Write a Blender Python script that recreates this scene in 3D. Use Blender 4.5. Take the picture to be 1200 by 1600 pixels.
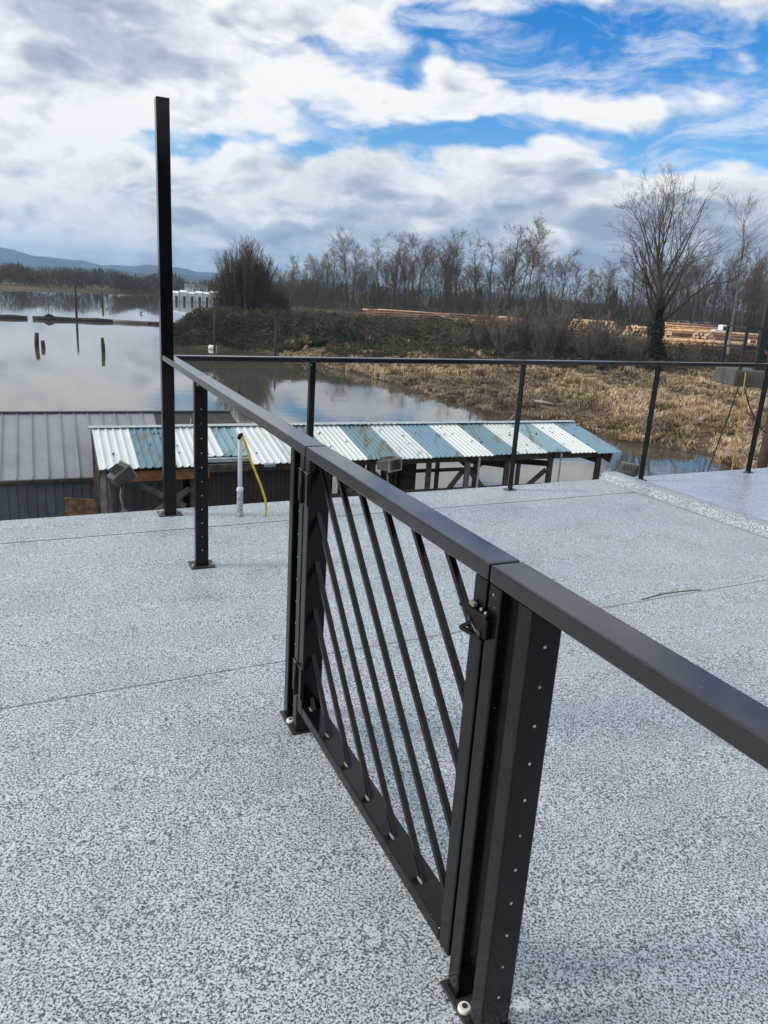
import bpy, bmesh, math, random
import numpy as np
from mathutils import Vector, Matrix

scene = bpy.context.scene
for o in list(bpy.data.objects):
    bpy.data.objects.remove(o)
COL = scene.collection
PI = math.pi

# ------------------------------------------------------------------ camera
PITCH = math.atan(343 / 1180.0)
ROLL = math.radians(3.6)
cam = bpy.data.cameras.new('camera')
cam.sensor_fit = 'VERTICAL'
cam.sensor_height = 36.0
cam.lens = 36.0 * 1180 / 1600
cam.clip_start = 0.05
cam.clip_end = 20000
camo = bpy.data.objects.new('camera', cam)
COL.objects.link(camo)
camo.matrix_world = (Matrix.Translation((0, 0, 1.6)) @ Matrix.Rotation(PI / 2 - PITCH, 4, 'X')
                     @ Matrix.Rotation(ROLL, 4, 'Z'))
scene.camera = camo

# ------------------------------------------------------------------ sun, exposure
SUN_EL = math.radians(27)
SUN_AZ = math.radians(-100)          # measured from +Y (view heading) towards +X
sd = Vector((math.sin(SUN_AZ) * math.cos(SUN_EL), math.cos(SUN_AZ) * math.cos(SUN_EL), math.sin(SUN_EL)))
sl = bpy.data.lights.new('sun', 'SUN')
sl.energy = 2.6
sl.angle = math.radians(14)
sl.color = (1.0, 0.92, 0.80)
slo = bpy.data.objects.new('sun', sl)
COL.objects.link(slo)
slo.rotation_euler = (-sd).to_track_quat('-Z', 'Y').to_euler()

scene.render.engine = 'CYCLES'
scene.cycles.max_bounces = 6
scene.cycles.diffuse_bounces = 3
scene.cycles.glossy_bounces = 3
scene.cycles.volume_bounces = 0
scene.view_settings.view_transform = 'Standard'
scene.view_settings.look = 'None'
scene.view_settings.gamma = 1
scene.view_settings.exposure = 0.08


# ------------------------------------------------------------------ node helper
class NT:
    def __init__(s, tree):
        s.t = tree
        s.n = tree.nodes
        s.l = tree.links

    def node(s, typ, **kw):
        n = s.n.new(typ)
        for k, v in kw.items():
            setattr(n, k, v)
        return n

    def put(s, sock, v):
        if isinstance(v, bpy.types.NodeSocket):
            s.l.new(v, sock)
        elif v is not None:
            if hasattr(sock, 'default_value') and hasattr(sock.default_value, '__len__') and not hasattr(v, '__len__'):
                v = (v, v, v)
            if hasattr(v, '__len__') and len(v) == 3 and len(sock.default_value) == 4:
                v = (*v, 1)
            sock.default_value = v

    def math(s, op, a, b=None, c=None, clamp=False):
        n = s.node('ShaderNodeMath', operation=op)
        n.use_clamp = clamp
        s.put(n.inputs[0], a)
        if b is not None:
            s.put(n.inputs[1], b)
        if c is not None:
            s.put(n.inputs[2], c)
        return n.outputs[0]

    def vmath(s, op, a, b=None):
        n = s.node('ShaderNodeVectorMath', operation=op)
        s.put(n.inputs[0], a)
        if b is not None:
            s.put(n.inputs[1], b)
        return n.outputs[0]

    def mix(s, f, a, b, blend='MIX'):
        n = s.node('ShaderNodeMix', data_type='RGBA', blend_type=blend)
        s.put(n.inputs[0], f)
        s.put(n.inputs[6], a)
        s.put(n.inputs[7], b)
        return n.outputs[2]

    def noise(s, vec, scale, detail=3, rough=0.5, dist=0.0):
        n = s.node('ShaderNodeTexNoise')
        if vec is not None:
            s.put(n.inputs['Vector'], vec)
        n.inputs['Scale'].default_value = scale
        n.inputs['Detail'].default_value = detail
        n.inputs['Roughness'].default_value = rough
        n.inputs['Distortion'].default_value = dist
        return n.outputs[0]

    def ss(s, x, lo, hi, a=0.0, b=1.0):
        n = s.node('ShaderNodeMapRange', interpolation_type='SMOOTHSTEP')
        s.put(n.inputs[0], x)
        s.put(n.inputs[1], lo)
        s.put(n.inputs[2], hi)
        s.put(n.inputs[3], a)
        s.put(n.inputs[4], b)
        return n.outputs[0]

    def ramp(s, x, stops):
        n = s.node('ShaderNodeValToRGB')
        e = n.color_ramp.elements
        while len(e) < len(stops):
            e.new(0.5)
        for i, (p, c) in enumerate(stops):
            e[i].position = p
            e[i].color = (*c, 1)
        s.put(n.inputs[0], x)
        return n.outputs[0]


# ------------------------------------------------------------------ world: sky with broken cloud
wd = bpy.data.worlds.new('World')
scene.world = wd
wd.use_nodes = True
W = NT(wd.node_tree)
W.n.clear()
sky = W.node('ShaderNodeTexSky', sky_type='NISHITA')
sky.sun_disc = False
sky.sun_elevation = SUN_EL
sky.sun_rotation = SUN_AZ
sky.air_density = 1.0
sky.dust_density = 0.3
sky.ozone_density = 2.0
hs = W.node('ShaderNodeHueSaturation')
hs.inputs['Hue'].default_value = 0.512
hs.inputs['Saturation'].default_value = 1.58
hs.inputs['Value'].default_value = 1.6
W.l.new(sky.outputs[0], hs.inputs['Color'])
tc = W.node('ShaderNodeTexCoord')
dirv = W.vmath('NORMALIZE', tc.outputs['Generated'])
sep = W.node('ShaderNodeSeparateXYZ')
W.l.new(dirv, sep.inputs[0])
dx, dy, dz = sep.outputs
AZ = W.math('MULTIPLY', W.math('ARCTAN2', dx, dy), 180 / PI)
EL = W.math('MULTIPLY', W.math('ARCSINE', dz), 180 / PI)
cv = W.vmath('MULTIPLY', dirv, (1.0, 1.0, 2.1))
warpn = W.node('ShaderNodeTexNoise')
W.put(warpn.inputs['Vector'], cv)
warpn.inputs['Scale'].default_value = 6.0
warpn.inputs['Detail'].default_value = 2
wsep = W.node('ShaderNodeSeparateXYZ')
wlow = W.node('ShaderNodeTexNoise')
W.put(wlow.inputs['Vector'], cv)
wlow.inputs['Scale'].default_value = 9.0
wlow.inputs['Detail'].default_value = 3
W.l.new(wlow.outputs['Color'], wsep.inputs[0])
AZ = W.math('MULTIPLY_ADD', W.math('SUBTRACT', wsep.outputs[0], 0.5), 14.0, AZ)
EL = W.math('MULTIPLY_ADD', W.math('SUBTRACT', wsep.outputs[1], 0.5), 5.0, EL)
wv = W.vmath('MULTIPLY', W.vmath('SUBTRACT', warpn.outputs['Color'], (0.5, 0.5, 0.5)), (0.10, 0.10, 0.10))
cvw = W.vmath('ADD', cv, wv)


def puff(vec):
    # billows: creases where the noise crosses its mean
    return W.math('SUBTRACT', W.math('ABSOLUTE', W.math('MULTIPLY_ADD', W.noise(vec, 13.0, 2, 0.5), 2.0, -1.0)), 0.2)


def cloudf(vec):
    return W.math('ADD', W.noise(vec, 6.5, 6, 0.57, 0.0), W.math('MULTIPLY', puff(vec), 0.22))


n1 = cloudf(cvw)
n1s = cloudf(W.vmath('ADD', cvw, (-0.016, 0.0, 0.030)))
nlow = W.noise(W.vmath('ADD', cv, (3.1, 1.7, 0.4)), 3.2, 2, 0.5)
nmid = W.noise(W.vmath('ADD', cvw, (7.1, 2.7, 1.4)), 11.0, 4, 0.55)


def hole(az, el, sa, se, amp):
    a = W.math('DIVIDE', W.math('SUBTRACT', AZ, az), sa)
    e = W.math('DIVIDE', W.math('SUBTRACT', EL, el), se)
    r2 = W.math('ADD', W.math('MULTIPLY', a, a), W.math('MULTIPLY', e, e))
    return W.math('MULTIPLY', W.math('POWER', 2.718, W.math('MULTIPLY', r2, -1.0)), amp)


bias = 0.15
for h in [(2.5, 15.4, 6.5, 1.7, 0.42), (11.0, 16.6, 6.5, 2.3, 0.33), (14.0, 13.9, 3.0, 0.9, 0.20), (19.0, 15.0, 5.0, 2.2, 0.20),
          (0.5, 10.6, 7.0, 1.3, 0.44), (8.5, 11.3, 6.5, 0.8, 0.27), (6.0, 10.0, 4.0, 0.9, 0.22), (-6.5, 15.0, 3.0, 0.5, 0.12),
          (20.5, 9.9, 4.5, 1.2, 0.36), (-15.0, 8.2, 4.0, 0.7, 0.30), (-8.0, 9.0, 4.0, 0.6, 0.26), (14.5, 9.4, 3.0, 0.5, 0.16),
          (27, 12, 5, 2.5, 0.28), (-40, 22, 8, 4, 0.25), (2, 27, 14, 5, 0.16), (30, 25, 9, 5, 0.2)]:
    bias = W.math('SUBTRACT', bias, hole(*h))
for h in [(4.0, 13.1, 12.0, 0.8, 0.12), (-20.0, 14.0, 12.0, 3.5, 0.16), (0.0, 4.6, 40.0, 3.4, 0.25)]:
    bias = W.math('ADD', bias, hole(*h))
dens = W.math('ADD', n1, bias)
alpha = W.ss(dens, 0.36, 0.64)
veil = W.ss(W.noise(W.vmath('MULTIPLY', cvw, (1, 1, 1.6)), 7.5, 6, 0.62, 0.4), 0.44, 0.68, 0.0, 0.62)
alpha = W.math('MAXIMUM', alpha, veil)
lit = W.math('MULTIPLY', W.math('SUBTRACT', n1, n1s), 2.9)
thick = W.ss(dens, 0.50, 0.95)
# brightness of cloud: lit edges bright, thick bellies grey, low stratus greyer
br = W.math('ADD', W.math('SUBTRACT', 0.90, W.math('MULTIPLY', thick, 0.55)), lit)
br = W.math('ADD', br, W.math('MULTIPLY', W.math('SUBTRACT', nlow, 0.5), 1.1))
br = W.math('ADD', br, W.math('MULTIPLY', W.math('SUBTRACT', nmid, 0.5), 0.55))
br = W.math('SUBTRACT', br, hole(12.0, 2.5, 16.0, 2.6, 0.10))
br = W.math('ADD', br, hole(-22.0, 6.0, 16.0, 5.0, 0.16))
cc = W.ramp(br, [(0.0, (3.5, 4.1, 5.0)), (0.34, (5.2, 5.85, 6.7)), (0.58, (7.5, 8.0, 8.45)), (0.85, (9.6, 9.75, 9.85))])
# colour ramps clamp above 1 in stop colours only by storage, so scale after
skyc = W.mix(alpha, hs.outputs[0], cc)
bg = W.node('ShaderNodeBackground')
bg.inputs['Strength'].default_value = 0.10
W.l.new(skyc, bg.inputs['Color'])
wd.cycles.sampling_method = 'MANUAL'
wd.cycles.sample_map_resolution = 512
wo = W.node('ShaderNodeOutputWorld')
W.l.new(bg.outputs[0], wo.inputs['Surface'])


# ------------------------------------------------------------------ materials
def newmat(name):
    m = bpy.data.materials.new(name)
    m.use_nodes = True
    t = NT(m.node_tree)
    b = t.n['Principled BSDF']
    return m, t, b


def simple(name, col, rough=0.6, var=0.15, scale=8.0, metal=0.0, bump=0.0, bscale=40.0, spec=0.5, coord='Object'):
    m, t, b = newmat(name)
    c = t.node('ShaderNodeTexCoord')
    n = t.noise(c.outputs[coord], scale, 4, 0.6)
    k = t.ss(n, 0.3, 0.7, 1 - var, 1 + var)
    col_ = t.mix(1.0, (*col, 1), k, 'MULTIPLY')
    t.put(b.inputs['Base Color'], col_)
    b.inputs['Roughness'].default_value = rough
    b.inputs['Metallic'].default_value = metal
    b.inputs['Specular IOR Level'].default_value = spec
    if bump:
        bn = t.node('ShaderNodeBump')
        bn.inputs['Strength'].default_value = bump
        bn.inputs['Distance'].default_value = 0.01
        t.put(bn.inputs['Height'], t.noise(c.outputs[coord], bscale, 4, 0.6))
        t.l.new(bn.outputs[0], b.inputs['Normal'])
    return m


def vcolmat(name, rough=0.8, spec=0.2, mul=1.0, transl=0.0):
    m, t, b = newmat(name)
    a = t.node('ShaderNodeAttribute', attribute_name='Col')
    col = a.outputs['Color']
    if mul != 1.0:
        col = t.mix(1.0, col, (mul, mul, mul, 1), 'MULTIPLY')
    t.put(b.inputs['Base Color'], col)
    b.inputs['Roughness'].default_value = rough
    b.inputs['Specular IOR Level'].default_value = spec
    return m


def deck_material(name, rough, wet=False, k=1.0, sh=0.0):
    m, t, b = newmat(name)
    c = t.node('ShaderNodeTexCoord')
    P = c.outputs['Object']
    nA = t.noise(P, 150 * k, 3.5, 0.62, 0.4)
    nB = t.noise(t.vmath('ADD', P, (5, 3, 1)), 270 * k, 2, 0.5, 0.3)
    nL = t.noise(P, 0.8, 3, 0.5)
    f = t.math('ADD', t.math('MULTIPLY', nA, 0.7), t.math('MULTIPLY', nB, 0.3))
    f = t.math('ADD', f, t.math('MULTIPLY', t.math('SUBTRACT', nL, 0.5), 0.02))
    col = t.ramp(f, [(0.405 + sh, (0.045, 0.049, 0.057)), (0.468 + sh, (0.145, 0.157, 0.178)), (0.506 + sh, (0.525, 0.590, 0.662)),
                     (0.60 + sh, (0.675, 0.745, 0.815))])
    dirt = t.ss(t.noise(P, 2.3, 6, 0.68), 0.40, 0.72, 1.0, 0.84)
    scuff = t.ss(t.noise(t.vmath('MULTIPLY', P, (1.0, 3.5, 1)), 3.1, 6, 0.72, 1.5), 0.63, 0.70, 1.0, 0.88)
    dirt = t.math('MULTIPLY', dirt, scuff)
    col = t.mix(1.0, col, dirt, 'MULTIPLY')
    t.put(b.inputs['Base Color'], col)
    t.put(b.inputs['Roughness'], t.ss(t.noise(P, 1.6, 4, 0.6), 0.3, 0.7, rough - 0.08, rough + 0.08))
    bn = t.node('ShaderNodeBump')
    bn.inputs['Strength'].default_value = 0.05 if wet else 0.22
    bn.inputs['Distance'].default_value = 0.002
    t.put(bn.inputs['Height'], t.math('ADD', nA, nB))
    t.l.new(bn.outputs[0], b.inputs['Normal'])
    return m


def paint_black(name='black_powder_coat', spec=0.30, wet=0.0):
    m, t, b = newmat(name)
    c = t.node('ShaderNodeTexCoord')
    P = c.outputs['Object']
    n = t.noise(P, 9, 4, 0.6)
    k = t.ss(n, 0.3, 0.7, 0.85, 1.2)
    # dried water spots and dust specks
    vo = t.node('ShaderNodeTexVoronoi')
    vo.inputs['Scale'].default_value = 60
    vo.inputs['Randomness'].default_value = 1.0
    t.put(vo.inputs['Vector'], P)
    spot = t.ss(vo.outputs['Distance'], 0.10, 0.17, 1.0, 0.0)
    sel = t.ss(t.noise(P, 23, 2), 0.54, 0.60)
    spot = t.math('MULTIPLY', spot, sel)
    base = t.mix(1.0, (0.0042, 0.0050, 0.0062, 1), k, 'MULTIPLY')
    base = t.mix(t.math('MULTIPLY', spot, 0.5), base, (0.06, 0.06, 0.055, 1))
    t.put(b.inputs['Base Color'], base)
    r = t.math('ADD', t.ss(t.noise(P, 3.5, 5, 0.65), 0.3, 0.7, 0.11 - wet, 0.20 - wet), t.math('MULTIPLY', spot, 0.3))
    t.put(b.inputs['Roughness'], r)
    b.inputs['Specular IOR Level'].default_value = spec
    bn = t.node('ShaderNodeBump')
    bn.inputs['Strength'].default_value = 0.04
    bn.inputs['Distance'].default_value = 0.0006
    t.put(bn.inputs['Height'], t.noise(P, 260, 2, 0.5))
    t.l.new(bn.outputs[0], b.inputs['Normal'])
    return m


M = {}
M['deck'] = deck_material('deck_membrane_speckled', 0.55)
M['deck_wet'] = deck_material('deck_membrane_wet', 0.26, wet=True)
M['deck_curb'] = deck_material('deck_membrane_curb', 0.42, k=0.8, sh=0.012)
M['seam'] = simple('seam_dark', (0.16, 0.165, 0.17), 0.7)
M['lap'] = simple('scuffed_lap', (0.17, 0.155, 0.135), 0.8, 0.5, 60)
M['black'] = paint_black()
M['rail'] = paint_black('black_powder_coat_damp', 0.95, 0.02)
M['plate'] = simple('dark_plate', (0.03, 0.03, 0.032), 0.45)
M['steel'] = simple('stainless', (0.55, 0.55, 0.54), 0.35, metal=1.0)
M['white_plastic'] = simple('white_nylon', (0.78, 0.77, 0.74), 0.4, 0.05)
M['latchblack'] = simple('latch_black', (0.004, 0.004, 0.005), 0.5, 0.05, spec=0.25)
M['conduit'] = simple('white_conduit', (0.62, 0.66, 0.70), 0.4, 0.1)
M['yellow'] = simple('yellow_strap', (0.62, 0.47, 0.06), 0.55, 0.2, 20)
M['fascia'] = simple('grey_fascia', (0.22, 0.23, 0.24), 0.6, 0.1)
M['floodbody'] = simple('flood_grey', (0.055, 0.058, 0.058), 0.5, 0.2)
M['floodlite'] = simple('flood_light_metal', (0.20, 0.20, 0.185), 0.5, 0.2)
M['glass'] = simple('dark_glass', (0.03, 0.035, 0.04), 0.08, 0.05)


def roof_mat(name, col, dirt, rust):
    m, t, b = newmat(name)
    c = t.node('ShaderNodeTexCoord')
    P = c.outputs['Object']
    n = t.noise(P, 1.3, 5, 0.65)
    base = t.mix(t.ss(n, 0.42, 0.72, 0, 0.30), (*col, 1), tuple(v * 0.72 for v in col) + (1,))
    nd = t.noise(t.vmath('MULTIPLY', P, (2.6, 0.55, 1)), 1.4, 6, 0.7, 0.6)
    base = t.mix(t.ss(nd, dirt, dirt + 0.10, 0, 0.85), base, (0.13, 0.12, 0.07, 1))
    nr = t.noise(t.vmath('ADD', P, (9, 4, 2)), 2.4, 6, 0.7)
    base = t.mix(t.ss(nr, rust, rust + 0.05, 0, 0.9), base, (0.16, 0.085, 0.035, 1))
    t.put(b.inputs['Base Color'], base)
    b.inputs['Roughness'].default_value = 0.42
    return m


M['roof_white'] = roof_mat('roof_sheet_white', (0.66, 0.71, 0.715), 0.66, 0.71)
M['roof_blue'] = roof_mat('roof_sheet_blue', (0.15, 0.285, 0.365), 0.545, 0.68)
M['roof_white2'] = roof_mat('roof_sheet_white_stained', (0.57, 0.63, 0.64), 0.57, 0.68)
M['roof_white3'] = roof_mat('roof_sheet_bare_galvanised', (0.52, 0.585, 0.60), 0.60, 0.65)
M['roof_blue2'] = roof_mat('roof_sheet_blue_mossy', (0.135, 0.25, 0.31), 0.49, 0.66)
M['roof_blue3'] = roof_mat('roof_sheet_blue_faded', (0.21, 0.345, 0.41), 0.53, 0.70)
M['roof_grey'] = simple('roof_standing_seam_grey', (0.26, 0.285, 0.315), 0.42, 0.10, 0.9)
M['roof_dark'] = simple('roof_dark_shingle', (0.045, 0.046, 0.05), 0.7, 0.2, 5)
M['wall_bluegrey'] = simple('wall_sheet_blue_grey', (0.13, 0.155, 0.18), 0.5, 0.15, 1.5)
M['wall_brown'] = simple('wall_sheet_brown', (0.045, 0.036, 0.032), 0.6, 0.2, 2.0)
M['timber'] = simple('weathered_timber', (0.075, 0.06, 0.048), 0.85, 0.45, 6, bump=0.4, bscale=30)
M['timber_grey'] = simple('grey_timber', (0.16, 0.155, 0.145), 0.85, 0.35, 6)
M['timber_red'] = simple('fir_board_brown', (0.20, 0.095, 0.042), 0.8, 0.4, 5)
M['rustply'] = simple('rotten_plywood', (0.22, 0.13, 0.075), 0.9, 0.5, 7)
M['ridgecap'] = simple('ridge_cap_metal', (0.40, 0.46, 0.48), 0.45, 0.15)
M['driftwood'] = simple('bleached_driftwood', (0.34, 0.31, 0.28), 0.9, 0.3, 4)
M['piling'] = simple('wet_piling', (0.035, 0.03, 0.026), 0.8, 0.4, 3)
M['piling_red'] = simple('creosote_piling', (0.055, 0.030, 0.022), 0.85, 0.4, 3)
M['rope'] = simple('dark_rope', (0.035, 0.033, 0.03), 0.9)
M['rope_yellow'] = simple('yellow_rope', (0.42, 0.30, 0.05), 0.8)
M['concrete'] = simple('grey_green_beam', (0.085, 0.09, 0.075), 0.8, 0.3, 2)
M['darksteel'] = simple('dark_steel', (0.022, 0.026, 0.032), 0.5)
M['white_paint'] = simple('white_paint', (0.74, 0.76, 0.77), 0.55, 0.08, 0.6)
M['housewall'] = simple('house_wall', (0.62, 0.60, 0.56), 0.7, 0.1, 0.3)
M['houseroof'] = simple('house_roof', (0.16, 0.15, 0.15), 0.7, 0.2, 0.3)
M['bark'] = simple('bark_dark', (0.055, 0.047, 0.040), 0.9, 0.35, 2.0)
M['twig'] = simple('twig_brown', (0.075, 0.060, 0.050), 0.9, 0.3, 1.0)
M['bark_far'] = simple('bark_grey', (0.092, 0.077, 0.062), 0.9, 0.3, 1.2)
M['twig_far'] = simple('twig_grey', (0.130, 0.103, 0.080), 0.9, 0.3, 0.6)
M['birch'] = simple('bark_pale', (0.30, 0.28, 0.255), 0.85, 0.3, 1.5)
M['twig_birch'] = simple('twig_pale', (0.16, 0.135, 0.115), 0.9, 0.25, 1.0)
M['bushtwig'] = simple('bush_twig_olive', (0.085, 0.070, 0.042), 0.9, 0.35, 0.7)
M['willowtwig'] = simple('willow_twig', (0.185, 0.148, 0.118), 0.9, 0.3, 0.7)
M['log'] = simple('peeled_log', (0.64, 0.41, 0.235), 0.75, 0.35, 1.4)
M['log_dark'] = simple('bark_log', (0.24, 0.14, 0.085), 0.85, 0.4, 1.4)
M['logend'] = simple('log_end', (0.72, 0.55, 0.37), 0.8, 0.2, 4)
M['veg'] = vcolmat('vegetation_vcol')
M['bird'] = simple('dark_bird', (0.03, 0.03, 0.03), 0.7)


def ground_material():
    m, t, b = newmat('ground_earth')
    c = t.node('ShaderNodeTexCoord')
    P = c.outputs['Object']
    n = t.noise(P, 0.35, 6, 0.65)
    n2 = t.noise(P, 2.5, 5, 0.65)
    col = t.ramp(n, [(0.35, (0.075, 0.056, 0.036)), (0.5, (0.125, 0.095, 0.06)), (0.66, (0.085, 0.085, 0.045))])
    col = t.mix(1.0, col, t.ss(n2, 0.3, 0.7, 0.65, 1.25), 'MULTIPLY')
    s = t.node('ShaderNodeSeparateXYZ')
    t.l.new(P, s.inputs[0])
    mud = t.ss(s.outputs[2], -6.45, -6.12, 1, 0)
    col = t.mix(mud, col, (0.055, 0.042, 0.028, 1))
    farf = t.ss(s.outputs[1], 250, 420)
    col = t.mix(farf, col, t.ramp(t.noise(P, 0.02, 5, 0.6), [(0.4, (0.20, 0.165, 0.10)), (0.6, (0.10, 0.115, 0.055))]))
    t.put(b.inputs['Base Color'], col)
    b.inputs['Roughness'].default_value = 0.95
    b.inputs['Specular IOR Level'].default_value = 0.15
    return m


def water_material():
    m, t, b = newmat('river_water')
    c = t.node('ShaderNodeTexCoord')
    P = c.outputs['Object']
    b.inputs['Base Color'].default_value = (0.085, 0.080, 0.062, 1)
    b.inputs['IOR'].default_value = 1.5
    b.inputs['Roughness'].default_value = 0.03
    b.inputs['Specular IOR Level'].default_value = 0.5
    a = t.noise(t.vmath('MULTIPLY', P, (0.35, 1.0, 1)), 0.9, 4, 0.55)
    patch = t.ss(t.noise(t.vmath('MULTIPLY', P, (1.0, 2.2, 1)), 0.018, 4, 0.6, 1.0), 0.42, 0.62, 0.12, 1.0)
    bn = t.node('ShaderNodeBump')
    t.put(bn.inputs['Strength'], t.math('MULTIPLY', patch, 0.08))
    bn.inputs['Distance'].default_value = 0.08
    t.put(bn.inputs['Height'], a)
    t.l.new(bn.outputs[0], b.inputs['Normal'])
    return m


def hill_material():
    m, t, b = newmat('forested_hill')
    c = t.node('ShaderNodeTexCoord')
    P = c.outputs['Object']
    n = t.noise(P, 0.004, 7, 0.65)
    col = t.ramp(n, [(0.36, (0.022, 0.034, 0.022)), (0.52, (0.045, 0.058, 0.036)), (0.64, (0.12, 0.115, 0.075))])
    t.put(b.inputs['Base Color'], col)
    b.inputs['Roughness'].default_value = 1.0
    b.inputs['Specular IOR Level'].default_value = 0.0
    return m


M['ground'] = ground_material()
M['water'] = water_material()
M['hill'] = hill_material()


# ------------------------------------------------------------------ mesh helpers
def link(name, mesh, parent=None):
    o = bpy.data.objects.new(name, mesh)
    COL.objects.link(o)
    if parent is not None:
        o.parent = parent
    return o


def empty(name, loc=(0, 0, 0), rz=0.0):
    o = bpy.data.objects.new(name, None)
    o.empty_display_size = 0.2
    COL.objects.link(o)
    o.location = loc
    o.rotation_euler = (0, 0, rz)
    return o


def tag(o, label=None, cat=None, group=None, kind=None):
    if label:
        o['label'] = label
    if cat:
        o['category'] = cat
    if group:
        o['group'] = group
    if kind:
        o['kind'] = kind
    return o


class Frame:
    """Local frame: s along, a across, z up."""
    def __init__(s, o, u, n, z=(0, 0, 1)):
        s.o, s.u, s.n, s.z = Vector(o), Vector(u), Vector(n), Vector(z)

    def p(s, a, b, c):
        return s.o + s.u * a + s.n * b + s.z * c


WORLD = Frame((0, 0, 0), (1, 0, 0), (0, 1, 0))


class MB:
    def __init__(s):
        s.v = []
        s.f = []
        s.smooth = []

    def quadbox(s, pts, sm=False):
        i = len(s.v)
        s.v += [Vector(p) for p in pts]
        for q in ((0, 3, 2, 1), (4, 5, 6, 7), (0, 1, 5, 4), (1, 2, 6, 5), (2, 3, 7, 6), (3, 0, 4, 7)):
            s.f.append(tuple(i + k for k in q))
            s.smooth.append(sm)
        return s

    def box(s, fr, sr, ar, zr):
        pts = [fr.p(sr[i], ar[j], zr[k]) for k in (0, 1) for (i, j) in ((0, 0), (1, 0), (1, 1), (0, 1))]
        return s.quadbox(pts)

    def beam(s, a, b, w, h, up=(0, 0, 1)):
        a, b = Vector(a), Vector(b)
        d = (b - a).normalized()
        side = d.cross(Vector(up))
        if side.length < 1e-4:
            side = d.cross(Vector((1, 0, 0)))
        side.normalize()
        u = side.cross(d).normalized()
        pts = []
        for e in (a, b):
            for (x, y) in ((-1, -1), (1, -1), (1, 1), (-1, 1)):
                pts.append(e + side * (x * w / 2) + u * (y * h / 2))
        return s.quadbox(pts)

    def tube(s, path, radii, sides=8, cap=True, sm=True):
        path = [Vector(p) for p in path]
        if not hasattr(radii, '__len__'):
            radii = [radii] * len(path)
        ref = None
        rings = []
        for k, p in enumerate(path):
            d = (path[min(k + 1, len(path) - 1)] - path[max(k - 1, 0)]).normalized()
            if ref is None:
                ref = d.cross(Vector((0.31, 0.77, 0.55)))
            x = (ref - d * ref.dot(d)).normalized()
            ref = x
            y = d.cross(x)
            i0 = len(s.v)
            for q in range(sides):
                t = 2 * PI * q / sides
                s.v.append(p + (x * math.cos(t) + y * math.sin(t)) * radii[k])
            rings.append(i0)
        for k in range(len(rings) - 1):
            a, b = rings[k], rings[k + 1]
            for q in range(sides):
                r = (q + 1) % sides
                s.f.append((a + q, a + r, b + r, b + q))
                s.smooth.append(sm)
        if cap:
            s.f.append(tuple(rings[0] + q for q in reversed(range(sides))))
            s.f.append(tuple(rings[-1] + q for q in range(sides)))
            s.smooth += [False, False]
        return s

    def tri(s, a, b, c):
        i = len(s.v)
        s.v += [Vector(a), Vector(b), Vector(c)]
        s.f.append((i, i + 1, i + 2))
        s.smooth.append(False)

    def poly(s, pts):
        i = len(s.v)
        s.v += [Vector(p) for p in pts]
        s.f.append(tuple(range(i, i + len(pts))))
        s.smooth.append(False)

    def mesh(s, name, mat):
        me = bpy.data.meshes.new(name)
        me.from_pydata([tuple(p) for p in s.v], [], s.f)
        me.polygons.foreach_set('use_smooth', s.smooth)
        me.materials.append(mat)
        me.update()
        return me

    def build(s, name, mat, parent=None, bevel=0.0, segs=2):
        me = s.mesh(name, mat)
        if bevel:
            bm = bmesh.new()
            bm.from_mesh(me)
            bmesh.ops.recalc_face_normals(bm, faces=bm.faces)
            bmesh.ops.bevel(bm, geom=list(bm.edges), offset=bevel, segments=segs, profile=0.5, affect='EDGES')
            bm.to_mesh(me)
            bm.free()
            me.polygons.foreach_set('use_smooth', [False] * len(me.polygons))
        else:
            bm = bmesh.new()
            bm.from_mesh(me)
            bmesh.ops.recalc_face_normals(bm, faces=bm.faces)
            bm.to_mesh(me)
            bm.free()
        return link(name, me, parent)


def obox(name, fr, sr, ar, zr, mat, parent=None, bevel=0.0, segs=2):
    return MB().box(fr, sr, ar, zr).build(name, mat, parent, bevel, segs)


def np_mesh(name, V, tris, mat, col=None):
    """fast mesh: V (n,3), tris (m,3), col (n,3)"""
    me = bpy.data.meshes.new(name)
    nv, nf = len(V), len(tris)
    me.vertices.add(nv)
    me.vertices.foreach_set('co', np.asarray(V, np.float32).ravel())
    me.loops.add(nf * 3)
    me.loops.foreach_set('vertex_index', np.asarray(tris, np.int32).ravel())
    me.polygons.add(nf)
    me.polygons.foreach_set('loop_start', np.arange(0, nf * 3, 3, dtype=np.int32))
    me.polygons.foreach_set('loop_total', np.full(nf, 3, dtype=np.int32))
    if col is not None:
        at = me.color_attributes.new('Col', 'FLOAT_COLOR', 'POINT')
        c4 = np.ones((nv, 4), np.float32)
        c4[:, :3] = col
        at.data.foreach_set('color', c4.ravel())
    me.materials.append(mat)
    me.update()
    me.validate()
    return me


def sliver_arrays(P, D, L, Wd, rng):
    """single-triangle slivers (twigs, leaves): base P, direction D, length L, width Wd"""
    n = len(P)
    D = D / np.linalg.norm(D, axis=1, keepdims=True)
    R = rng.normal(size=(n, 3))
    S = np.cross(D, R)
    S /= np.linalg.norm(S, axis=1, keepdims=True) + 1e-9
    V = np.empty((n, 3, 3))
    V[:, 0] = P - S * (Wd / 2)[:, None]
    V[:, 1] = P + S * (Wd / 2)[:, None]
    V[:, 2] = P + D * L[:, None]
    return V.reshape(-1, 3), np.arange(n * 3).reshape(-1, 3)


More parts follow.
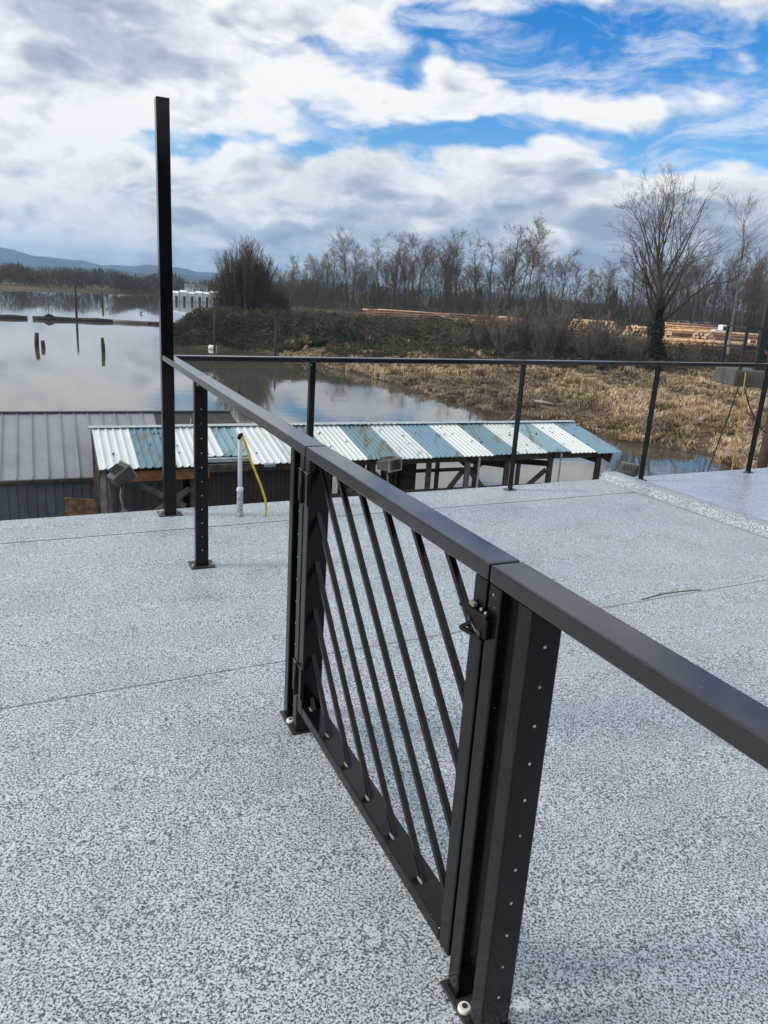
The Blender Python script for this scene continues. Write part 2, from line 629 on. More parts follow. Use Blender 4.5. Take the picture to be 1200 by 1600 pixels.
# ------------------------------------------------------------------ terrain
WATER_Z = -6.4
POLY = np.array([(20, 6), (21, 20), (19.2, 34), (18.34, 40.4), (17.98, 42.4), (17.4, 44), (16.2, 45), (14.65, 45.1),
                 (13.6, 48.5), (12.6, 51.2), (9.5, 53.8), (6.9, 53.2), (5.42, 58.7), (3.6, 61), (1.55, 65.5), (-0.6, 69.5),
                 (-3.4, 75.3), (-7.8, 81.8), (-13, 89), (-16, 94.5), (-20.6, 96), (-25.7, 95), (-29, 97), (-31.5, 105),
                 (-31, 118), (-33, 130), (-48, 200), (-68, 290), (-74, 345), (-84, 400), (-95, 415), (-110, 405),
                 (-121, 387), (-140, 341), (-153, 332), (-155, 304), (-175, 280), (-260, 250), (-420, 180), (-450, 60),
                 (-300, -5), (-60, 2), (-30, 4), (0, 3), (12, 4)], float)


def sdf(X, Y):
    """signed distance to the water polygon, positive on land"""
    d2 = np.full(X.shape, 1e18)
    inside = np.zeros(X.shape, bool)
    n = len(POLY)
    for i in range(n):
        ax, ay = POLY[i]
        bx, by = POLY[(i + 1) % n]
        ex, ey = bx - ax, by - ay
        t = np.clip(((X - ax) * ex + (Y - ay) * ey) / (ex * ex + ey * ey), 0, 1)
        d2 = np.minimum(d2, (X - ax - t * ex) ** 2 + (Y - ay - t * ey) ** 2)
        c = ((ay > Y) != (by > Y))
        xi = ax + (Y - ay) / (by - ay if by != ay else 1e-9) * ex
        inside ^= c & (X < xi)
    d = np.sqrt(d2)
    return np.where(inside, -d, d)


def sstep(x, a, b):
    t = np.clip((x - a) / (b - a), 0, 1)
    return t * t * (3 - 2 * t)


def brushline(X):
    return np.interp(X, [-60, -12, 0, 10, 30, 60, 120], [88, 90, 86, 86, 91, 95, 100])


def wob(X, Y):
    return (np.sin(X * 0.9 + 1.3 * np.sin(Y * 0.5)) * np.sin(Y * 0.8 + 0.7 * np.sin(X * 0.43)) * 0.6
            + np.sin(X * 2.3 + Y * 1.1) * np.sin(Y * 2.0 - X * 0.7) * 0.4)


def height(X, Y):
    X = np.asarray(X, float)
    Y = np.asarray(Y, float)
    d = sdf(X + 0.5 * np.sin(Y * 0.7), Y + 0.5 * np.sin(X * 0.8 + 1))
    yb = brushline(X)
    marsh = 0.42 + 0.016 * np.clip(d, 0, 60) + 0.16 * wob(X, Y)
    top = 2.2 + 0.35 * np.exp(-((X + 16) / 20.0) ** 2) * sstep(Y, 150, 110)
    lev = marsh + (top - marsh) * sstep(Y, yb - 3, yb + 11)
    lev = np.where(Y > 250, 0.9 + 0.004 * np.clip(d, 0, 900) + 0 * lev, lev)
    lev = np.where(Y < 12, 3.0, lev)
    land = 0.06 + lev * sstep(d, 0.0, 4.5) * 1.0
    bed = -0.05 - np.clip(-d * 0.22, 0, 1.8)
    return WATER_Z + np.where(d > 0, land, bed)


def axis(lo, flo, fhi, hi, step, g=1.13):
    a = list(np.arange(flo, fhi + 1e-6, step))
    s, x = step, flo
    left = []
    while x > lo:
        s *= g
        x -= s
        left.append(x)
    s, x = step, fhi
    right = []
    while x < hi:
        s *= g
        x += s
        right.append(x)
    return np.array(left[::-1] + a + right)


gx = axis(-6500, -40, 80, 6500, 1.0)
gy = axis(-1500, 36, 130, 6800, 1.0)
GX, GY = np.meshgrid(gx, gy)
GZ = height(GX, GY)
nx, ny = len(gx), len(gy)
idx = np.arange(nx * ny).reshape(ny, nx)
a_, b_, c_, d_ = idx[:-1, :-1].ravel(), idx[:-1, 1:].ravel(), idx[1:, 1:].ravel(), idx[1:, :-1].ravel()
gt = np.concatenate([np.stack([a_, b_, c_], 1), np.stack([a_, c_, d_], 1)])
gme = np_mesh('ground', np.stack([GX.ravel(), GY.ravel(), GZ.ravel()], 1), gt, M['ground'])
gme.polygons.foreach_set('use_smooth', [True] * len(gme.polygons))
ground = tag(link('ground', gme), 'brown earth and marsh ground reaching to the far horizon', kind='structure')

# water sheet
wmb = MB()
wmb.poly([(-1200, -40, WATER_Z), (60, -40, WATER_Z), (60, 600, WATER_Z), (-1200, 600, WATER_Z)])
water = tag(wmb.build('water', M['water']), 'calm grey river water mirroring the clouds', kind='structure')

# hills on the horizon
hr = random.Random(4)


def ridge(az):
    return (1.0 + 0.30 * math.sin(az * 0.21 + 0.4) + 0.20 * math.sin(az * 0.53 + 2.0) + 0.09 * math.sin(az * 1.3 + 1)
            + 0.05 * math.sin(az * 2.9))


def hill_strip(name, label, r0, r1, elev, az0, az1, ph):
    V, T = [], []
    n = 220
    rows = 7
    for i in range(n + 1):
        az = az0 + (az1 - az0) * i / n
        top = elev * ridge(az + ph) * (1.0 - 0.55 * float(sstep(az, -14.0, 0.0)))
        for j in range(rows):
            t = j / (rows - 1)
            r = r0 + (r1 - r0) * t
            prof = math.sin(min(1.0, t * 1.25) * PI / 2) if t < 0.8 else 1.0 - (t - 0.8) * 1.5
            h = math.tan(math.radians(top)) * r1 * prof * (1 + 0.10 * math.sin(az * 3.1 + j * 2.1 + ph) + 0.05 * math.sin(az * 7.7 + j))
            a = math.radians(az)
            V.append((r * math.sin(a), r * math.cos(a), h - 7 if j else -9))
    for i in range(n):
        for j in range(rows - 1):
            p = i * rows + j
            T += [(p, p + rows, p + rows + 1), (p, p + rows + 1, p + 1)]
    me = np_mesh(name, np.array(V), np.array(T), M['hill'])
    me.polygons.foreach_set('use_smooth', [True] * len(me.polygons))
    return tag(link(name, me), label, kind='structure')


hill_strip('hills', 'long blue forested ridge on the horizon', 4200, 5600, 0.80, -75, 75, 3.0)
hill_strip('hills', 'lower dark forested hills in front of the ridge', 2600, 3400, 0.36, -75, 75, 21.0)

# ------------------------------------------------------------------ deck (roof terrace)
L0 = Vector((-1.582, 5.273, 0))
u2 = Vector((0.425, -0.905, 0)).normalized()
n2 = Vector((0.905, 0.425, 0)).normalized()
FG = Frame(L0, u2, n2)                         # gate fence frame
T0 = Vector((-1.599, 5.398, 0))
v2 = Vector((0.887, 0.462, 0)).normalized()
w2 = Vector((0.462, -0.887, 0)).normalized()   # towards the camera
FB = Frame(T0, v2, w2)                         # back fence frame
SL = 0.0214


def zd(P):
    return SL * ((Vector((P[0], P[1], 0)) - L0).dot(u2) - 4.2)


def deckquad(mb, c, lift, thick):
    """c: four (a,b) in FB frame -> slab following the deck fall"""
    pts = []
    for dz in (lift - thick, lift):
        for (a, b) in c:
            p = FB.p(a, b, 0)
            pts.append((p.x, p.y, zd(p) + dz))
    mb.quadbox(pts)
    return mb


deck = tag(empty('deck', (T0.x, T0.y, zd(T0))), 'grey speckled waterproof membrane deck on the roof terrace', kind='structure')


def dpart(o):
    o.parent = deck
    o.matrix_parent_inverse = Matrix.Translation(deck.location).inverted()
    return o


EDGE = -0.15                                   # far edge, beyond the back fence line
CURB_A = 4.30
sheetB = [EDGE, 0.40, 2.585, 4.77, 6.9, 9.5]
for i in range(5):
    dpart(deckquad(MB(), [(-6, sheetB[i + 1]), (4.62, sheetB[i + 1]), (4.62, sheetB[i]), (-6, sheetB[i])], -0.0012 * (i % 2), 0.05)
          .build('membrane_sheet', M['deck']))
for i in (1, 2, 3):
    b = sheetB[i]
    r = random.Random(i)
    mb = MB()
    a = -6.0
    # the welded lap is not a perfect straight line: short runs that wander a millimetre or two
    while a < 4.35:
        e = min(4.36, a + 0.5)
        o1 = r.uniform(-0.0015, 0.0015)
        deckquad(mb, [(a, b + 0.0022 + o1), (e, b + 0.0022 + o1), (e, b - 0.0022 + o1), (a, b - 0.0022 + o1)], 0.0016, 0.004)
        a = e
    dpart(mb.build('seam', M['seam']))
# a lifted, scuffed bit of lap beside the seam on the right
mb = MB()
rr = random.Random(6)
pts_ = [(2.20 + 0.055 * k, 2.566 - 0.030 * math.sin(k / 9 * PI) + rr.uniform(-.004, .004)) for k in range(10)]
for k in range(9):
    (a0, b0), (a1, b1) = pts_[k], pts_[k + 1]
    w_ = 0.003 + 0.011 * math.sin((k + 0.5) / 9 * PI) * rr.uniform(0.4, 1)
    deckquad(mb, [(a0, b0 + w_), (a1, b1 + w_), (a1, b1 - 0.002), (a0, b0 - 0.002)], 0.0035, 0.004)
dpart(mb.build('lifted_lap', M['lap']))
dpart(deckquad(MB(), [(4.625, 9.5), (14, 9.5), (14, EDGE), (4.625, EDGE)], 0.001, 0.05).build('membrane_sheet', M['deck_wet']))
# curb: rounded membrane covered upstand
mbc = MB()
prof = [(-0.03, 0.0), (-0.008, 0.012), (0.0, 0.045), (0.012, 0.066), (0.035, 0.074), (0.17, 0.074), (0.195, 0.066), (0.207, 0.045), (0.215, 0.012), (0.24, 0.0)]
cdir = Vector((0.395, -0.919, 0)).normalized()
cnor = Vector((0.919, 0.395, 0)).normalized()
c0 = Vector((2.205, 7.53, 0))
rows = []
nrow = 60
rr = random.Random(5)
for i in range(nrow + 1):
    s = -0.03 + 5.0 * i / nrow
    row = []
    for (pa, pz) in prof:
        p = c0 + cdir * s + cnor * (pa + rr.uniform(-0.0015, 0.0015))
        row.append((p.x, p.y, zd(p) + 0.002 + pz + rr.uniform(-0.001, 0.001)))
    rows.append(row)
for i in range(nrow):
    for k in range(len(prof) - 1):
        mbc.poly([rows[i][k], rows[i + 1][k], rows[i + 1][k + 1], rows[i][k + 1]])
mbc.poly([*rows[0]])
cme = mbc.mesh('curb', M['deck_curb'])
bm = bmesh.new()
bm.from_mesh(cme)
bmesh.ops.remove_doubles(bm, verts=bm.verts, dist=0.0002)
bmesh.ops.recalc_face_normals(bm, faces=bm.faces)
bm.to_mesh(cme)
bm.free()
cme.polygons.foreach_set('use_smooth', [len(p.vertices) == 4 for p in cme.polygons])
dpart(link('curb', cme))
zf = zd(FB.p(0, EDGE, 0))
dpart(obox('fascia', FB, (-6, 14), (EDGE - 0.02, EDGE + 0.0), (zf - 0.45, zf - 0.018), M['fascia']))
dpart(obox('building_wall', FB, (-5.8, 13.8), (EDGE + 0.1, 9.3), (-6.6, zf - 0.12), M['wall_bluegrey']))

# ------------------------------------------------------------------ railings and gate
TOP = 1.087
RW = 0.078


def post(root, fr, s0, s1, a0, a1, z0, z1, bev=0.004):
    return obox('post', fr, (s0, s1), (a0, a1), (z0, z1), M['black'], root, bev)


def place(root):
    """re-express children (built in world coordinates) under an Empty standing at the thing's base"""
    inv = Matrix.Translation(root.location).inverted()
    for c in root.children:
        c.matrix_parent_inverse = inv


def disc(name, fr_c, nrm, r, t, mat, parent, sides=12):
    c = Vector(fr_c)
    nn = Vector(nrm).normalized()
    return MB().tube([c, c + nn * t], r, sides, True, False).build(name, mat, parent)


def hole_glints(root, fr, s, ac, zs):  # pale discs stand for drilled cable holes, glint put into their colour
    for k, z in enumerate(zs):
        p = fr.p(s, ac, z)
        g = MB().tube([p - fr.u * 0.002, p + fr.u * 0.0012], [0.0036, 0.0030], 8, True, False)
        g.build('cable_hole_glint', M['white_plastic'] if (k % 4 != 1) else M['steel'], root)


def bolt(root, p, r=0.011, h=0.012, mat='steel'):
    p = Vector(p)
    mb = MB()
    mb.tube([p, p + Vector((0, 0, h * 0.55))], r, 6, True, False)
    mb.tube([p + Vector((0, 0, h * 0.55)), p + Vector((0, 0, h))], [r * 0.7, r * 0.55], 8, True, False)
    return mb.build('bolt', M[mat], root)


def knob(root, p, r):
    """white nylon cap over an anchor bolt with its dark centre"""
    p = Vector(p)
    o = MB().tube([p, p + Vector((0, 0, 0.006)), p + Vector((0, 0, 0.010)), p + Vector((0, 0, 0.012))],
                  [r * 0.98, r, r * 0.94, r * 0.80], 16).build('bolt_cap', M['white_plastic'], root)
    MB().tube([p + Vector((0, 0, 0.011)), p + Vector((0, 0, 0.0140))], r * 0.42, 8, True, False).build('bolt_tip', M['plate'], o)
    return o


def zgs(s, a=0.04):
    return zd(FG.p(s, a, 0))


def zbs(a, b=0.0):
    return zd(FB.p(a, b, 0))


holes = [0.9706 - 0.0855 * k for k in range(11)]

# far length of the side railing with the tall post
r1 = tag(empty('railing', FG.p(0.5, 0.04, zgs(0.5))), 'black metal railing with tall corner post, running to the gate hinges', 'railing')
zt = zgs(-0.12)
tp = obox('tall_post', FG, (-0.165, -0.088), (-0.004, 0.082), (zt, 2.715), M['black'], r1, 0.004)
bp = obox('base_plate', FG, (-0.19, -0.062), (-0.045, 0.125), (zt, zt + 0.008), M['plate'], r1, 0.002)
for a in (-0.028, 0.108):
    bolt(r1, FG.p(-0.126, a, zt + 0.008))
obox('top_rail', FG, (-0.086, 1.0735), (0, RW), (TOP - 0.038, TOP), M['rail'], r1, 0.005, 3)
obox('top_rail', FG, (1.0755, 3.0655), (0, RW), (TOP - 0.038, TOP), M['rail'], r1, 0.005, 3)
z2 = zgs(1.07)
post(r1, FG, 1.045, 1.094, 0.001, RW - 0.001, z2, TOP - 0.0385)
obox('base_plate', FG, (1.005, 1.134), (-0.032, 0.112), (z2, z2 + 0.008), M['plate'], r1, 0.002)
for a in (-0.018, 0.098):
    bolt(r1, FG.p(1.10, a, z2 + 0.008))
hole_glints(r1, FG, 1.094, RW / 2, [h + z2 - 0.01 for h in holes])
disc('set_screw', FG.p(1.094, 0.018, 1.032), u2, 0.007, 0.0015, M['steel'], r1)
z3 = zgs(3.0)
post(r1, FG, 2.903, 2.945, 0.001, RW - 0.001, z3, TOP - 0.0385)
post(r1, FG, 3.014, 3.057, 0.001, RW - 0.001, z3, TOP - 0.0385)
hole_glints(r1, FG, 2.945, RW / 2, [h - 0.015 for h in holes])
obox('base_plate', FG, (2.892, 3.064), (-0.012, 0.094), (z3, z3 + 0.009), M['plate'], r1, 0.002)
knob(r1, FG.p(2.982, 0.004, z3 + 0.009), 0.016)
for k in range(11):
    disc('rivet', FG.p(3.018, 0.0012, holes[k] - 0.04), -n2, 0.0028, 0.001, M['steel'], r1, 8)
place(r1)

# near length of the side railing
r2 = tag(empty('railing', FG.p(4.37, 0.04, zgs(4.37))), 'black metal railing nearest the viewer, from latch post to the right edge', 'railing')
z4 = zgs(4.3)
obox('top_rail', FG, (4.2415, 7.2), (0, RW), (TOP - 0.038, TOP), M['rail'], r2, 0.005, 3)
post(r2, FG, 4.2425, 4.287, 0.001, RW - 0.001, z4, TOP - 0.0385)
post(r2, FG, 4.346, 4.393, 0.001, RW - 0.001, z4, TOP - 0.0385)
obox('base_plate', FG, (4.228, 4.408), (-0.011, 0.092), (z4, z4 + 0.009), M['plate'], r2, 0.002)
knob(r2, FG.p(4.318, 0.006, z4 + 0.009), 0.016)
hole_glints(r2, FG, 4.393, 0.040, holes)
zz = zgs(6.4)
post(r2, FG, 6.40, 6.447, 0.001, RW - 0.001, zz, TOP - 0.0385)
obox('base_plate', FG, (6.36, 6.49), (-0.032, 0.112), (zz, zz + 0.008), M['plate'], r2, 0.002)
for (s, z, q) in ((4.262, 1.03, 0.003), (4.27, 1.005, 0.0016)):
    disc('set_screw', FG.p(s, 0.0012, z), -n2, q, 0.001, M['steel'], r2, 8)
place(r2)

# gate
g = tag(empty('gate', FG.p(3.09, 0.04, zgs(3.09))), 'black metal gate with slanting parallel bars, closed between two posts', 'gate')
obox('top_rail', FG, (3.0735, 4.2345), (0, RW), (TOP - 0.038, TOP), M['rail'], g, 0.005, 3)
st1 = obox('stile', FG, (3.068, 3.115), (0.001, RW - 0.001), (0.083, TOP - 0.0385), M['black'], g, 0.004)
st2 = obox('stile', FG, (4.186, 4.2340), (0.001, RW - 0.001), (0.083, TOP - 0.0385), M['black'], g, 0.004)
obox('bottom_rail', FG, (3.1155, 4.1855), (0.001, RW - 0.001), (0.083, 0.123), M['black'], g, 0.005, 3)
for k in range(11):
    c = 3.262 + 0.1775 * k                     # s + z along the bar's centre line
    s0 = max(3.110, c - (TOP - 0.030))
    s1 = min(4.190, c - 0.115)
    A, B = FG.p(s0, RW / 2, c - s0), FG.p(s1, RW / 2, c - s1)
    mb = MB()
    mb.beam(A, B, 0.0165, 0.0165, up=n2)
    br_ = mb.build('bar', M['black'], g, 0.0022, 2)
    if s1 < 4.18:                              # weld bead where the bar lands on the bottom rail
        p = FG.p(s1 - 0.004, RW / 2 - 0.012, 0.1245)
        MB().tube([p - u2 * 0.014, p, p + u2 * 0.014], [0.003, 0.0045, 0.003], 6).build('weld_bead', M['floodlite'], br_)
for (z0, z1) in ((0.888, 1.0), (0.150, 0.273)):
    h_ = obox('hinge', FG, (3.017, 3.056), (-0.0045, 0.0003), (z0, z1), M['black'], g, 0.001)
    obox('hinge_leaf', FG, (3.068, 3.113), (-0.0045, 0.0003), (z0, z1), M['black'], h_, 0.001)
    MB().tube([FG.p(3.062, -0.007, z0), FG.p(3.062, -0.007, z1)], 0.0072, 10).build('hinge_pin', M['latchblack'], h_)
    MB().box(FG, (3.018, 3.055), (-0.0049, -0.0012), (z1 + 0.0002, z1 + 0.0022)).build('hinge_top_strip', M['steel'], h_)  # pale steel strip along the top edge of the hinge
    MB().box(FG, (3.070, 3.112), (-0.0049, -0.0012), (z1 + 0.0002, z1 + 0.0022)).build('hinge_top_strip', M['steel'], h_)
# latch
lt = obox('latch', FG, (4.192, 4.268), (-0.013, -0.0002), (0.932, 0.976), M['latchblack'], g, 0.003)
MB().beam(FG.p(4.172, -0.017, 0.977), FG.p(4.266, -0.009, 0.981), 0.013, 0.008).build('latch_arm', M['latchblack'], lt, 0.002)
MB().beam(FG.p(4.178, -0.016, 0.924), FG.p(4.252, -0.011, 0.930), 0.011, 0.008).build('latch_arm', M['latchblack'], lt, 0.002)
MB().beam(FG.p(4.180, -0.018, 0.926), FG.p(4.216, -0.018, 0.952), 0.006, 0.008).build('latch_lever', M['latchblack'], lt, 0.0015)
MB().beam(FG.p(4.214, -0.017, 0.954), FG.p(4.240, -0.017, 0.941), 0.002, 0.003).build('latch_spring', M['steel'], lt)
disc('latch_pivot', FG.p(4.206, -0.012, 0.956), -n2, 0.0065, 0.005, M['plate'], lt)
disc('latch_pivot', FG.p(4.245, -0.012, 0.941), -n2, 0.008, 0.005, M['plate'], lt)
obox('latch_striker', FG, (4.194, 4.214), (-0.013, -0.003), (0.983, 0.993), M['floodlite'], lt, 0.002)
for (s, z) in ((4.240, 0.989), (4.257, 0.987)):
    MB().tube([FG.p(s, -0.008, z - 0.005), FG.p(s, -0.011, z + 0.004)], 0.0032, 8).build('latch_screw', M['steel'], lt)
place(g)

# back railing
r3 = tag(empty('railing', FB.p(3.1, 0, zbs(3.1))), 'black metal railing along the far deck edge with thin flat posts', 'railing')


def tilt(a):
    return TOP - 0.006 + 0.0052 * a


def railseg(a0, a1):
    pts = []
    for (dz) in (-0.038, 0):
        for (a, b) in ((a0, 0.038), (a1, 0.038), (a1, -0.038), (a0, -0.038)):
            p = FB.p(a, b, tilt(a) + dz)
            pts.append(p)
    return MB().quadbox(pts).build('top_rail', M['rail'], r3, 0.005, 3)


railseg(0.052, 1.1225)
railseg(1.1245, 4.70)
railseg(4.702, 12.0)
za = zbs(1.1)
obox('post', FB, (1.076, 1.122), (-0.024, 0.024), (za, tilt(1.1) - 0.0385), M['black'], r3, 0.004)
obox('base_plate', FB, (1.03, 1.17), (-0.06, 0.06), (za, za + 0.008), M['plate'], r3, 0.002)
disc('set_screw', FB.p(1.084, 0.024, 1.03), w2, 0.005, 0.0015, M['steel'], r3)
for a in (3.108, 4.745, 6.37, 8.0, 9.6):
    za = zbs(a)
    obox('post', FB, (a - 0.006, a + 0.006), (-0.030, 0.030), (za + 0.008, tilt(a) - 0.0385), M['black'], r3, 0.0015)
    obox('base_plate', FB, (a - 0.055, a + 0.055), (-0.036, 0.036), (za, za + 0.008), M['plate'], r3, 0.002)
    for (da, db) in ((-0.04, 0.018), (0.04, 0.018)):
        bolt(r3, FB.p(a + da, db, za + 0.008), 0.008, 0.010)
place(r3)

# conduit stub and yellow strap
pz = zd((-1.087, 5.46))
pc = Vector((-1.087, 5.46, pz))
pr = tag(empty('conduit_stub', pc), 'pale conduit pipe with membrane-wrapped base standing up from the deck', 'pipe')
rr = random.Random(2)
wr = MB().tube([pc + Vector((0, 0, z)) for z in (0.002, 0.01, 0.05, 0.10, 0.15, 0.19, 0.20)],
               [0.030, 0.0245, 0.0235, 0.0245, 0.0232, 0.0240, 0.0215], 14).build('membrane_wrap', M['deck'], pr)
MB().tube([pc + Vector((rr.uniform(-.002, .002), rr.uniform(-.002, .002), z)) for z in (0.196, 0.204, 0.213, 0.222, 0.228)],
          [0.023, 0.027, 0.026, 0.024, 0.017], 12).build('sealant_collar', M['white_plastic'], pr)
MB().tube([pc + Vector((0, 0, 0.20)), pc + Vector((-0.002, 0, 0.42)), pc + Vector((-0.004, 0, 0.604))], [0.0165, 0.0165, 0.0160], 14).build('pipe', M['conduit'], pr)
MB().tube([pc + Vector((-0.010, -0.004, 0.590)), pc + Vector((0.0, -0.004, 0.618)), pc + Vector((0.014, -0.006, 0.632))], [0.015, 0.017, 0.010], 8).build('tape_end', M['latchblack'], pr)
place(pr)
# strap: flat ribbon arching from the pipe top to the deck
ybot = FB.p(0.70, 0.05, 0)
ctrl = [pc + Vector((0.005, -0.004, 0.628)), pc + Vector((0.035, -0.01, 0.57)), pc + Vector((0.075, -0.02, 0.46)),
        pc + Vector((0.118, -0.03, 0.36)), pc + Vector((0.165, -0.035, 0.25)), pc + Vector((0.198, -0.035, 0.15)),
        pc + Vector((0.206, -0.03, 0.06)), pc + Vector((0.196, -0.03, 0.012))]
mb = MB()
for k in range(len(ctrl) - 1):
    mb.beam(ctrl[k], ctrl[k + 1], 0.017 if k > 1 else 0.024, 0.004, up=(0.6, -0.8, 0.2))
tag(mb.build('yellow_strap', M['yellow'], None, 0.001, 1), 'yellow strap hanging in an arc from the conduit top to the deck', 'strap')
bpy.data.objects['yellow_strap'].data.materials[0] = M['yellow']


# floodlights bracketed on the deck fascia
def floodlight(a, b, z, yaw, pitch, lab, size=1.0):
    base = FB.p(a, b, z)
    root = tag(empty('floodlight', FB.p(a, -0.125, z - 0.25)), lab, 'floodlight', 'floodlights outside the far deck edge')
    R = Matrix.Rotation(yaw, 4, 'Z') @ Matrix.Rotation(pitch, 4, 'X')
    fx, fy, fz = (R @ Vector(q) for q in ((1, 0, 0), (0, 1, 0), (0, 0, 1)))
    fr = Frame(base, fx, fy, fz)
    w, d, h = 0.088 * size, 0.075 * size, 0.055 * size
    mb = MB()
    mb.quadbox([fr.p(-w, -d, -h), fr.p(w, -d, -h), fr.p(w * .8, d, -h * .8), fr.p(-w * .8, d, -h * .8),
                fr.p(-w, -d, h), fr.p(w, -d, h), fr.p(w * .8, d, h * .55), fr.p(-w * .8, d, h * .55)])
    mb.build('housing', M['floodbody'], root, 0.006)
    mb = MB()
    mb.box(fr, (-w * 1.06, w * 1.06), (-d - 0.014, -d - 0.001), (-h * 1.08, h * 1.08))
    bz = mb.build('bezel', M['floodlite'], root, 0.003)
    MB().box(fr, (-w * .82, w * .82), (-d - 0.0165, -d - 0.0145), (-h * .78, h * .78)).build('lens', M['glass'], bz)
    for k in range(4):
        x = -w * .6 + w * 0.4 * k
        MB().box(fr, (x - 0.003, x + 0.003), (-d * .6, d * .6), (h * .95, h * 1.2)).build('fin', M['floodbody'], root)
    sx = fr.p(0, 0, -h * 0.9)
    MB().tube([sx, FB.p(a, b + 0.02, z - 0.16), FB.p(a, EDGE - 0.025, z - 0.25)], 0.011, 8).build('conduit', M['floodbody'], root)
    disc('bracket', FB.p(a, EDGE - 0.021, z - 0.25), w2 * -1, 0.03, 0.006, M['floodlite'], root)
    place(root)


floodlight(-0.30, -0.36, 0.14, 2.3, -0.55, 'grey floodlight tilted steeply, left of the tall corner post')
floodlight(2.0, -0.36, 0.12, 0.9, -0.1, 'grey floodlight seen between the gate rail and striped roof')
floodlight(4.92, -0.36, -0.10, 2.6, -0.35, 'grey floodlight beside the curb end at the right')

# unseen dark house behind the viewer, added to blacken the railing's near faces
hs_ = tag(empty('house', FG.p(9.2, 2.0, zgs(9.2))), 'unseen dark-sided house behind the viewer, added to darken the railing', 'house')
for k in range(22):
    obox('siding_board', FG, (8.30 - 0.004 * (k % 2), 8.36), (-3.2, 9.0), (0.09 + 0.16 * k, 0.245 + 0.16 * k), M['wall_brown'], hs_)
obox('wall', FG, (8.37, 12.5), (-3.2, 9.0), (0.06, 3.62), M['wall_brown'], hs_)
dr = obox('door', FG, (8.22, 8.29), (0.6, 1.6), (0.10, 2.2), M['plate'], hs_, 0.01)
obox('pane', FG, (8.205, 8.218), (0.75, 1.45), (0.9, 2.05), M['glass'], dr)
wn = obox('window', FG, (8.22, 8.29), (2.4, 4.2), (0.95, 2.2), M['plate'], hs_, 0.01)
obox('pane', FG, (8.205, 8.218), (2.5, 4.1), (1.05, 2.1), M['glass'], wn)
obox('roof', FG, (8.0, 12.6), (-3.5, 9.3), (3.63, 3.78), M['roof_dark'], hs_)
place(hs_)

# ------------------------------------------------------------------ boathouse with striped roof
bdir = Vector((0.911, 0.412, 0)).normalized()
qdir = Vector((0.412, -0.911, 0)).normalized()
RL = Vector((-8.26, 19.9, 0))
BH = Frame(RL, bdir, qdir)
ZR, ZE, RUN = -2.38, -2.90, 2.68
bh = tag(empty('boathouse', (RL.x, RL.y, WATER_Z)), 'old timber boathouse with striped white and blue sheet-metal roof', 'boathouse')


def corr_panel(s0, s1, run0, run1, ribs, h, mat, zr=ZR, ze=ZE, parent=None, name='roof_panel', lift=0.0, seed=0, side=1):
    """ribbed sheet from ridge to eave"""
    r = random.Random(seed)
    mb = MB()
    xs, hs_ = [], []
    pitch = (s1 - s0) / ribs
    for i in range(ribs):
        x = s0 + pitch * i
        for (fx, hh) in ((0.0, 0), (0.62, 0), (0.70, h), (0.90, h)):
            xs.append(x + pitch * fx)
            hs_.append(hh)
    xs.append(s1)
    hs_.append(0)
    rows = []
    sl = (ze - zr) / RUN
    for t in (0, 1):
        rn = run0 if t == 0 else run1
        rows.append([BH.p(x, side * (rn + (r.uniform(-.01, .01) if t else 0)), zr + sl * rn + hh + lift) for x, hh in zip(xs, hs_)])
    for i in range(len(xs) - 1):
        mb.poly([rows[0][i], rows[0][i + 1], rows[1][i + 1], rows[1][i]])
    # underside so the sheet has thickness
    for i in range(len(xs) - 1):
        a, b, c, d = [Vector(q) - Vector((0, 0, 0.012)) for q in (rows[0][i], rows[1][i], rows[1][i + 1], rows[0][i + 1])]
        mb.poly([a, b, c, d])
    for i in range(len(xs) - 1):
        mb.poly([rows[1][i], rows[1][i + 1], Vector(rows[1][i + 1]) - Vector((0, 0, 0.012)), Vector(rows[1][i]) - Vector((0, 0, 0.012))])
    me = mb.mesh(name, mat)
    return link(name, me, parent)


bounds = [0.30, 1.22, 2.12, 2.80, 3.42, 4.08, 5.0, 5.88, 6.28, 7.30, 8.30, 9.32, 10.33, 11.38, 12.32, 13.34, 14.25, 15.18, 16.08]
cols = 'WBWWBWWBWBWBWBWBWB'
runs = [2.68, 2.68, 2.68, 2.10, 2.10, 2.66, 2.66, 2.66, 2.62, 2.62, 2.64, 2.62, 2.62, 2.58, 2.55, 2.50, 2.62, 2.72]
for i, c in enumerate(cols):
    wdt = bounds[i + 1] - bounds[i]
    nr = max(2, round(wdt / (0.19 if i < 8 else 0.15)))
    corr_panel(bounds[i] - 0.012, bounds[i + 1] + 0.012, 0.03, runs[i], nr, 0.030 if i < 8 else 0.024,
               M[('roof_white' if c == 'W' else 'roof_blue') + ('', '2', '', '', '3', '', '3', '2', '', '2', '2', '', '', '2', '2', '3', '', '')[i]], parent=bh, lift=0.004 * (i % 2), seed=i)
for i in range(0, 18, 2):
    corr_panel(bounds[i], bounds[i + 2], 0.03, 2.6, 9, 0.026, M['roof_white'] if i % 4 else M['roof_blue'], parent=bh, seed=40 + i,
               lift=0.003 * ((i // 2) % 2), side=-1)
# ridge cap
mb = MB()
for (s0, s1, dz) in ((0.2, 2.2, 0.0), (2.18, 5.9, 0.012), (5.88, 9.3, 0.02), (9.28, 12.6, 0.012), (12.58, 16.12, 0.0)):
    for sg in (1, -1):
        pts = [BH.p(s0, sg * 0.0, ZR + 0.062 + dz), BH.p(s1, 0, ZR + 0.062 + dz), BH.p(s1, sg * 0.16, ZR + 0.028 + dz), BH.p(s0, sg * 0.16, ZR + 0.028 + dz)]
        mb.poly(pts)
mb.build('ridge_cap', M['ridgecap'], bh)
